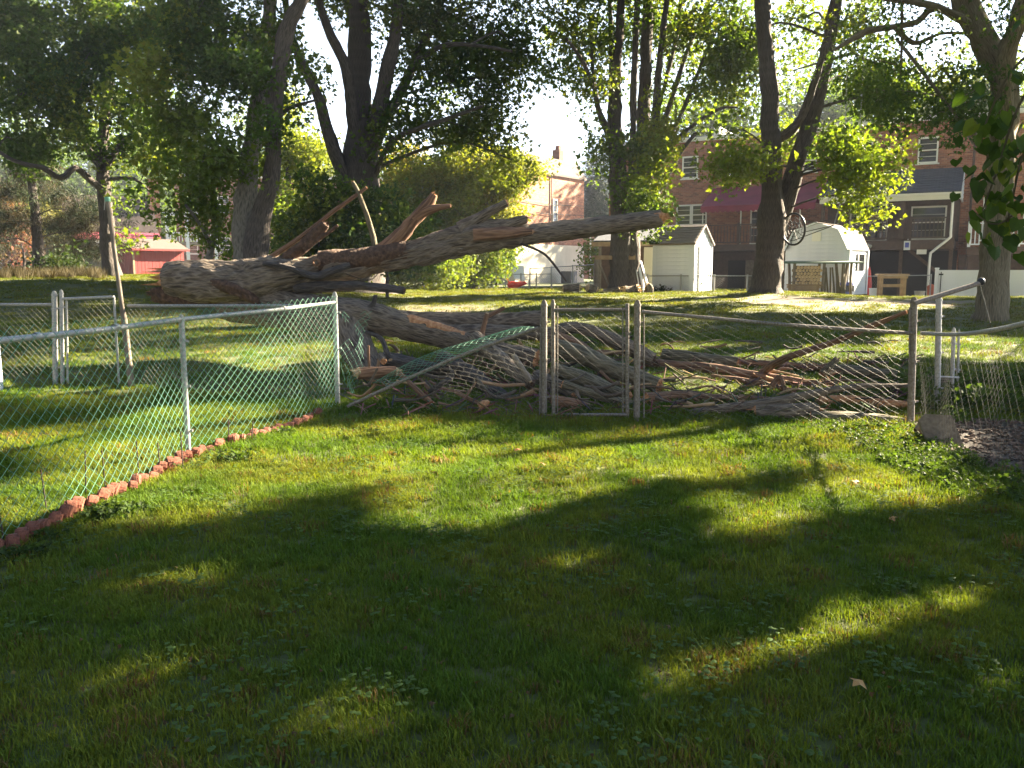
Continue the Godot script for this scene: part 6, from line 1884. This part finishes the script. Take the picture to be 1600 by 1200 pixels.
func lawn():
	var shapes := []
	for s in 3:
		var b := MB.new()
		for i in 15:
			var at := Vector3(rnd(-1, 1), 0, rnd(-1, 1)) * 0.035
			var a := rnd(0, TAU)
			var h := rnd(0.022, 0.052)
			var lean := Vector3(cos(a), 0, sin(a)) * h * rnd(0.2, 0.9)
			var side := Vector3(-sin(a + rnd(-0.6, 0.6)), 0, cos(a)) * rnd(0.0014, 0.0026)
			var k := rnd(0.75, 1.3)
			b.col = Color(k * rnd(0.9, 1.3), k, k * rnd(0.7, 1.1))
			var m := at + lean * 0.35 + Vector3(0, h * 0.65, 0)
			var tip := at + lean + Vector3(0, h * 0.95, 0)
			var nn := lean.cross(side).normalized()
			nn = (nn if nn.y > 0 else -nn)
			for f in [[at - side, at + side, m + side * 0.8], [at - side, m + side * 0.8, m - side * 0.8], [m - side * 0.8, m + side * 0.8, tip]]:
				b._face(f[0], f[1], f[2], nn)
		shapes.push_back(b.mesh())
	var xf := [[], [], []]
	var cols := [[], [], []]
	var bands := [[2.2, 4.2, 3.2, 3.2, 1150.0, 0.95], [4.2, 7.0, 6.0, 5.0, 640.0, 1.1], [7.0, 10.5, 9.5, 6.6, 330.0, 1.35], [10.5, 16.0, 12, 12, 110.0, 1.8], [16.0, 27.0, 20, 18, 44.0, 2.6], [27.0, 46.0, 33, 24, 7.0, 4.0]]
	for q in bands:
		var total := int((q[1] - q[0]) * (q[2] + q[3]) * q[4])
		for i in total:
			var d := rnd(q[0], q[1])
			var x := rnd(-q[2], q[3])
			if absf(x) > d * 0.68 + 1.2:
				continue
			if rng.randf() < dirt(x, d) * 0.95 or rng.randf() < mulch(x, d) * 1.05:
				continue
			var n1 := N.get_noise_2d(x * 2.2, d * 2.2)
			var n2 := N.get_noise_2d(x * 9.0 + 40, d * 9.0)
			var s: float = q[5] * rnd(0.7, 1.2) * (1.0 + 0.35 * n2)
			var c := Color(0.09, 0.158, 0.018).lerp(Color(0.172, 0.212, 0.027), clampf(0.5 + n1 * 1.2, 0, 1))
			if n2 + n1 * 0.4 > 0.42 and rng.randf() < 0.28:
				c = Color(0.18, 0.115, 0.05)
			if q[0] > 15.0:
				c = c.lerp(Color(0.15, 0.14, 0.032), 0.5)
			var f := rnd(0.8, 1.2)
			var k := rng.randi() % 3
			xf[k].push_back(Transform3D(Basis(Vector3.UP, rnd(0, TAU)).scaled(Vector3(s * (1.0 if d < 7 else 1.25), s * (1.0 if d < 10 else (0.62 if d < 16 else 0.4)), s)), on(x, -d)))
			cols[k].push_back(Color(c.r * f, c.g * f, c.b * f))
	var turf := thing("grass", "short mown lawn grass covering the yard and the slope behind", "grass")
	turf.set_meta("kind", "stuff")
	for k in 3:
		many("tufts", shapes[k], M.blades, xf[k], cols[k], turf)
	# clover and small weeds in the turf
	var cb := MB.new()
	for i in 5:
		var at := rv() * Vector3(0.045, 0, 0.045) + Vector3(0, rnd(0.03, 0.055), 0)
		for j in 3:
			var a := j * TAU / 3.0 + i
			leaf_shape(cb, at, Vector3(cos(a), rnd(-0.2, 0.2), sin(a)).normalized(), Vector3(0, 1, 0), 0.012, 0.013, 1)
	var cx := []
	var cc := []
	for i in 5200:
		var d := rnd(2.3, 9.5)
		var x := rnd(-3.3, 4.4)
		if absf(x) > d * 0.65 + 0.4 or N.get_noise_2d(x * 3.0 + 20, d * 3.0) < 0.12 or mulch(x, d) > 0.5:
			continue
		cx.push_back(Transform3D(Basis(Vector3.UP, rnd(0, TAU)).scaled(Vector3.ONE * rnd(0.7, 1.3)), on(x, -d)))
		cc.push_back(Color(0.09, 0.15, 0.04) * rnd(0.8, 1.3))
	var o := many(numbered("clover_leaves"), cb.mesh(), M.leaves, cx, cc, self)
	o.set_meta("label", "clover and small round weeds spread through the near turf")
	o.set_meta("category", "clover")
	# weeds along the edging, below the fence panels and in the mulch
	var weed := cluster("weed", 16, 0.12, 0.06, 0.045, 0, 0.5)
	cx = []
	cc = []
	for i in 900:
		var p: Vector3
		var w := rng.randf()
		if w < 0.3:
			var u := rng.randf()
			p = Vector3(lerpf(-2.9, -2.15, u), 0, -lerpf(4.4, 8.9, u)) + Vector3(rnd(-0.05, 0.22), 0, 0)
			if N.get_noise_2d(p.z * 5, 1) < 0.0: continue
		elif w < 0.5:
			p = Vector3(rnd(3.1, 4.1), 0, -rnd(5.6, 8.6))
		elif w < 0.75:
			p = Vector3(rnd(4.6, 7.6), 0, -rnd(8.9, 10.6))
		else:
			p = Vector3(rnd(-1.8, 4.2), 0, -rnd(9.0, 10.0))
			if N.get_noise_2d(p.x * 3, 7) < 0.05: continue
		cx.push_back(Transform3D(Basis(Vector3.UP, rnd(0, TAU)).scaled(Vector3.ONE * (rnd(0.6, 1.6) if p.x > 4.5 else rnd(0.4, 0.8))), on(p.x, p.z, 0.05 if p.x < 4.5 else rnd(0.05, 0.3))))
		cc.push_back(Color(0.06, 0.1, 0.025) * rnd(0.7, 1.4))
	o = many(numbered("weed_leaves"), weed, M.leaves, cx, cc, self)
	o.set_meta("label", "leafy weeds along the edging, fence foot and mulch bed")
	o.set_meta("category", "weeds")
	# tall dry grass under the left trees, ivy on the white shed
	var dry := MB.new()
	for i in 22:
		var a := rnd(0, TAU)
		var at := Vector3(cos(a), 0, sin(a)) * rnd(0.0, 0.15)
		dry.col = Color.WHITE * rnd(0.7, 1.2)
		leaf_shape(dry, at, Vector3(cos(a) * 0.4, 1, sin(a) * 0.4).normalized(), Vector3(-sin(a), 0.1, cos(a)), rnd(0.3, 0.6), 0.02, 2)
	cx = []
	cc = []
	for i in 380:
		var g := P(rnd(-30, 165), 430, rnd(22.0, 29.0))
		cx.push_back(Transform3D(Basis(Vector3.UP, rnd(0, TAU)).scaled(Vector3.ONE * rnd(0.3, 0.7)), on(g.x, g.z)))
		cc.push_back(Color(0.075, 0.062, 0.03) if g.x < -9.5 else Color(0.08, 0.1, 0.03))
	o = many(numbered("dry_grass"), dry.mesh(), M.dry, cx, cc, self)
	o.set_meta("label", "tall dry grass fringe under the trees at the far left")
	o.set_meta("category", "grass")
	var ivy := cluster("ivy", 12, 0.09, 0.07, 0.07, 1)
	cx = []
	cc = []
	for i in 130:
		var y := rnd(392, 460)
		var px_ := 1082 + rnd(-5, 5) + (rnd(-8, 8) if y > 440 or y < 405 else 0.0)
		if i > 85:
			y = rnd(448, 462); px_ = rnd(1018, 1090)
		elif i > 75:
			y = rnd(370, 376); px_ = rnd(1012, 1030)
		cx.push_back(Transform3D(Basis(Vector3.UP, rnd(0, TAU)), P(px_, y, 28.05)))
		cc.push_back(Color(0.03, 0.05, 0.018) * rnd(0.8, 1.4))
	o = many(numbered("ivy_leaves"), ivy, M.leaves, cx, cc, self)
	o.set_meta("label", "dark ivy climbing the corner and foot of the white shed")
	o.set_meta("category", "ivy")
	# mulch chips
	var chip := MB.new()
	chip.box(Vector3.ZERO, Vector3(0.06, 0.012, 0.025))
	cx = []
	cc = []
	for i in 4200:
		var p := Vector3(rnd(3.6, 6.6), 0, -rnd(4.2, 9.0))
		if mulch(p.x, -p.z) < 0.5:
			continue
		cx.push_back(Transform3D(Basis.from_euler(Vector3(rnd(-0.4, 0.4), rnd(0, TAU), rnd(-0.4, 0.4))).scaled(Vector3(rnd(0.4, 1.2), 1, rnd(0.5, 1.4))), on(p.x, p.z, 0.008)))
		cc.push_back(Color(0.09, 0.06, 0.042) * rnd(0.5, 1.8))
	o = many(numbered("mulch_chips"), chip.mesh(), M.tinted, cx, cc, self)
	o.set_meta("label", "dark wood chip mulch in the bed behind the right fence")
	o.set_meta("category", "mulch")
	# crumbs of dead leaves and thatch
	var lit_b := MB.new()
	leaf_shape(lit_b, Vector3.ZERO, Vector3(0, 0.15, 1).normalized(), Vector3(0.2, 1, 0.1).normalized(), 0.022, 0.018, 0)
	cx = []
	cc = []
	for i in 1500:
		var d := 2.3 + 13.0 * pow(rng.randf(), 1.3)
		var x := rnd(-0.72, 0.6) * d
		if mulch(x, d) > 0.5:
			continue
		cx.push_back(Transform3D(Basis.from_euler(Vector3(rnd(-0.8, 0.8), rnd(0, TAU), rnd(-0.8, 0.8))).scaled(Vector3.ONE * rnd(0.5, 1.3)), on(x, -d, rnd(0.02, 0.05))))
		cc.push_back([Color(0.16, 0.09, 0.04), Color(0.22, 0.17, 0.06), Color(0.1, 0.065, 0.035), Color(0.17, 0.12, 0.06)][rng.randi() % 4] * rnd(0.6, 1.0))
	o = many(numbered("leaf_litter"), lit_b.mesh(), M.leaves, cx, cc, self)
	o.set_meta("label", "scattered crumbs of dead leaves lying in the lawn")
	o.set_meta("category", "leaf litter")
	# fallen leaves
	var fl := MB.new()
	leaf_shape(fl, Vector3(0, 0, -0.04), Vector3(0, 0.1, 1).normalized(), Vector3(0, 1, 0.1), 0.065, 0.065, 0)
	var where := ["on the sunlit grass right of centre", "in the shade right of centre", "near the right edge of the bright band", "at the left of the bright band, below the gate", "in the dark foreground at the right", "below the collapsed panel", "at the edge of the mulch bed"]
	var k := 0
	for q in [[1339, 762], [1397, 820], [1290, 668], [807, 710], [1337, 1087], [846, 733], [1446, 717]]:
		var p := G(q[0], q[1])
		var t := thing("fallen_leaf", "single curled orange leaf lying " + where[k], "leaf", p + Vector3(0, 0.05, 0), rnd(0, TAU), "fallen orange leaves on the lawn")
		fl.col = Color.WHITE
		var lf := part("blade", fl, mat("leaf_%d" % k, [Color(0.3, 0.12, 0.03), Color(0.32, 0.17, 0.04), Color(0.25, 0.1, 0.03)][k % 3], 0.6), t)
		lf.rotation = Vector3(rnd(-0.3, 0.3), 0, rnd(-0.3, 0.3))
		k += 1
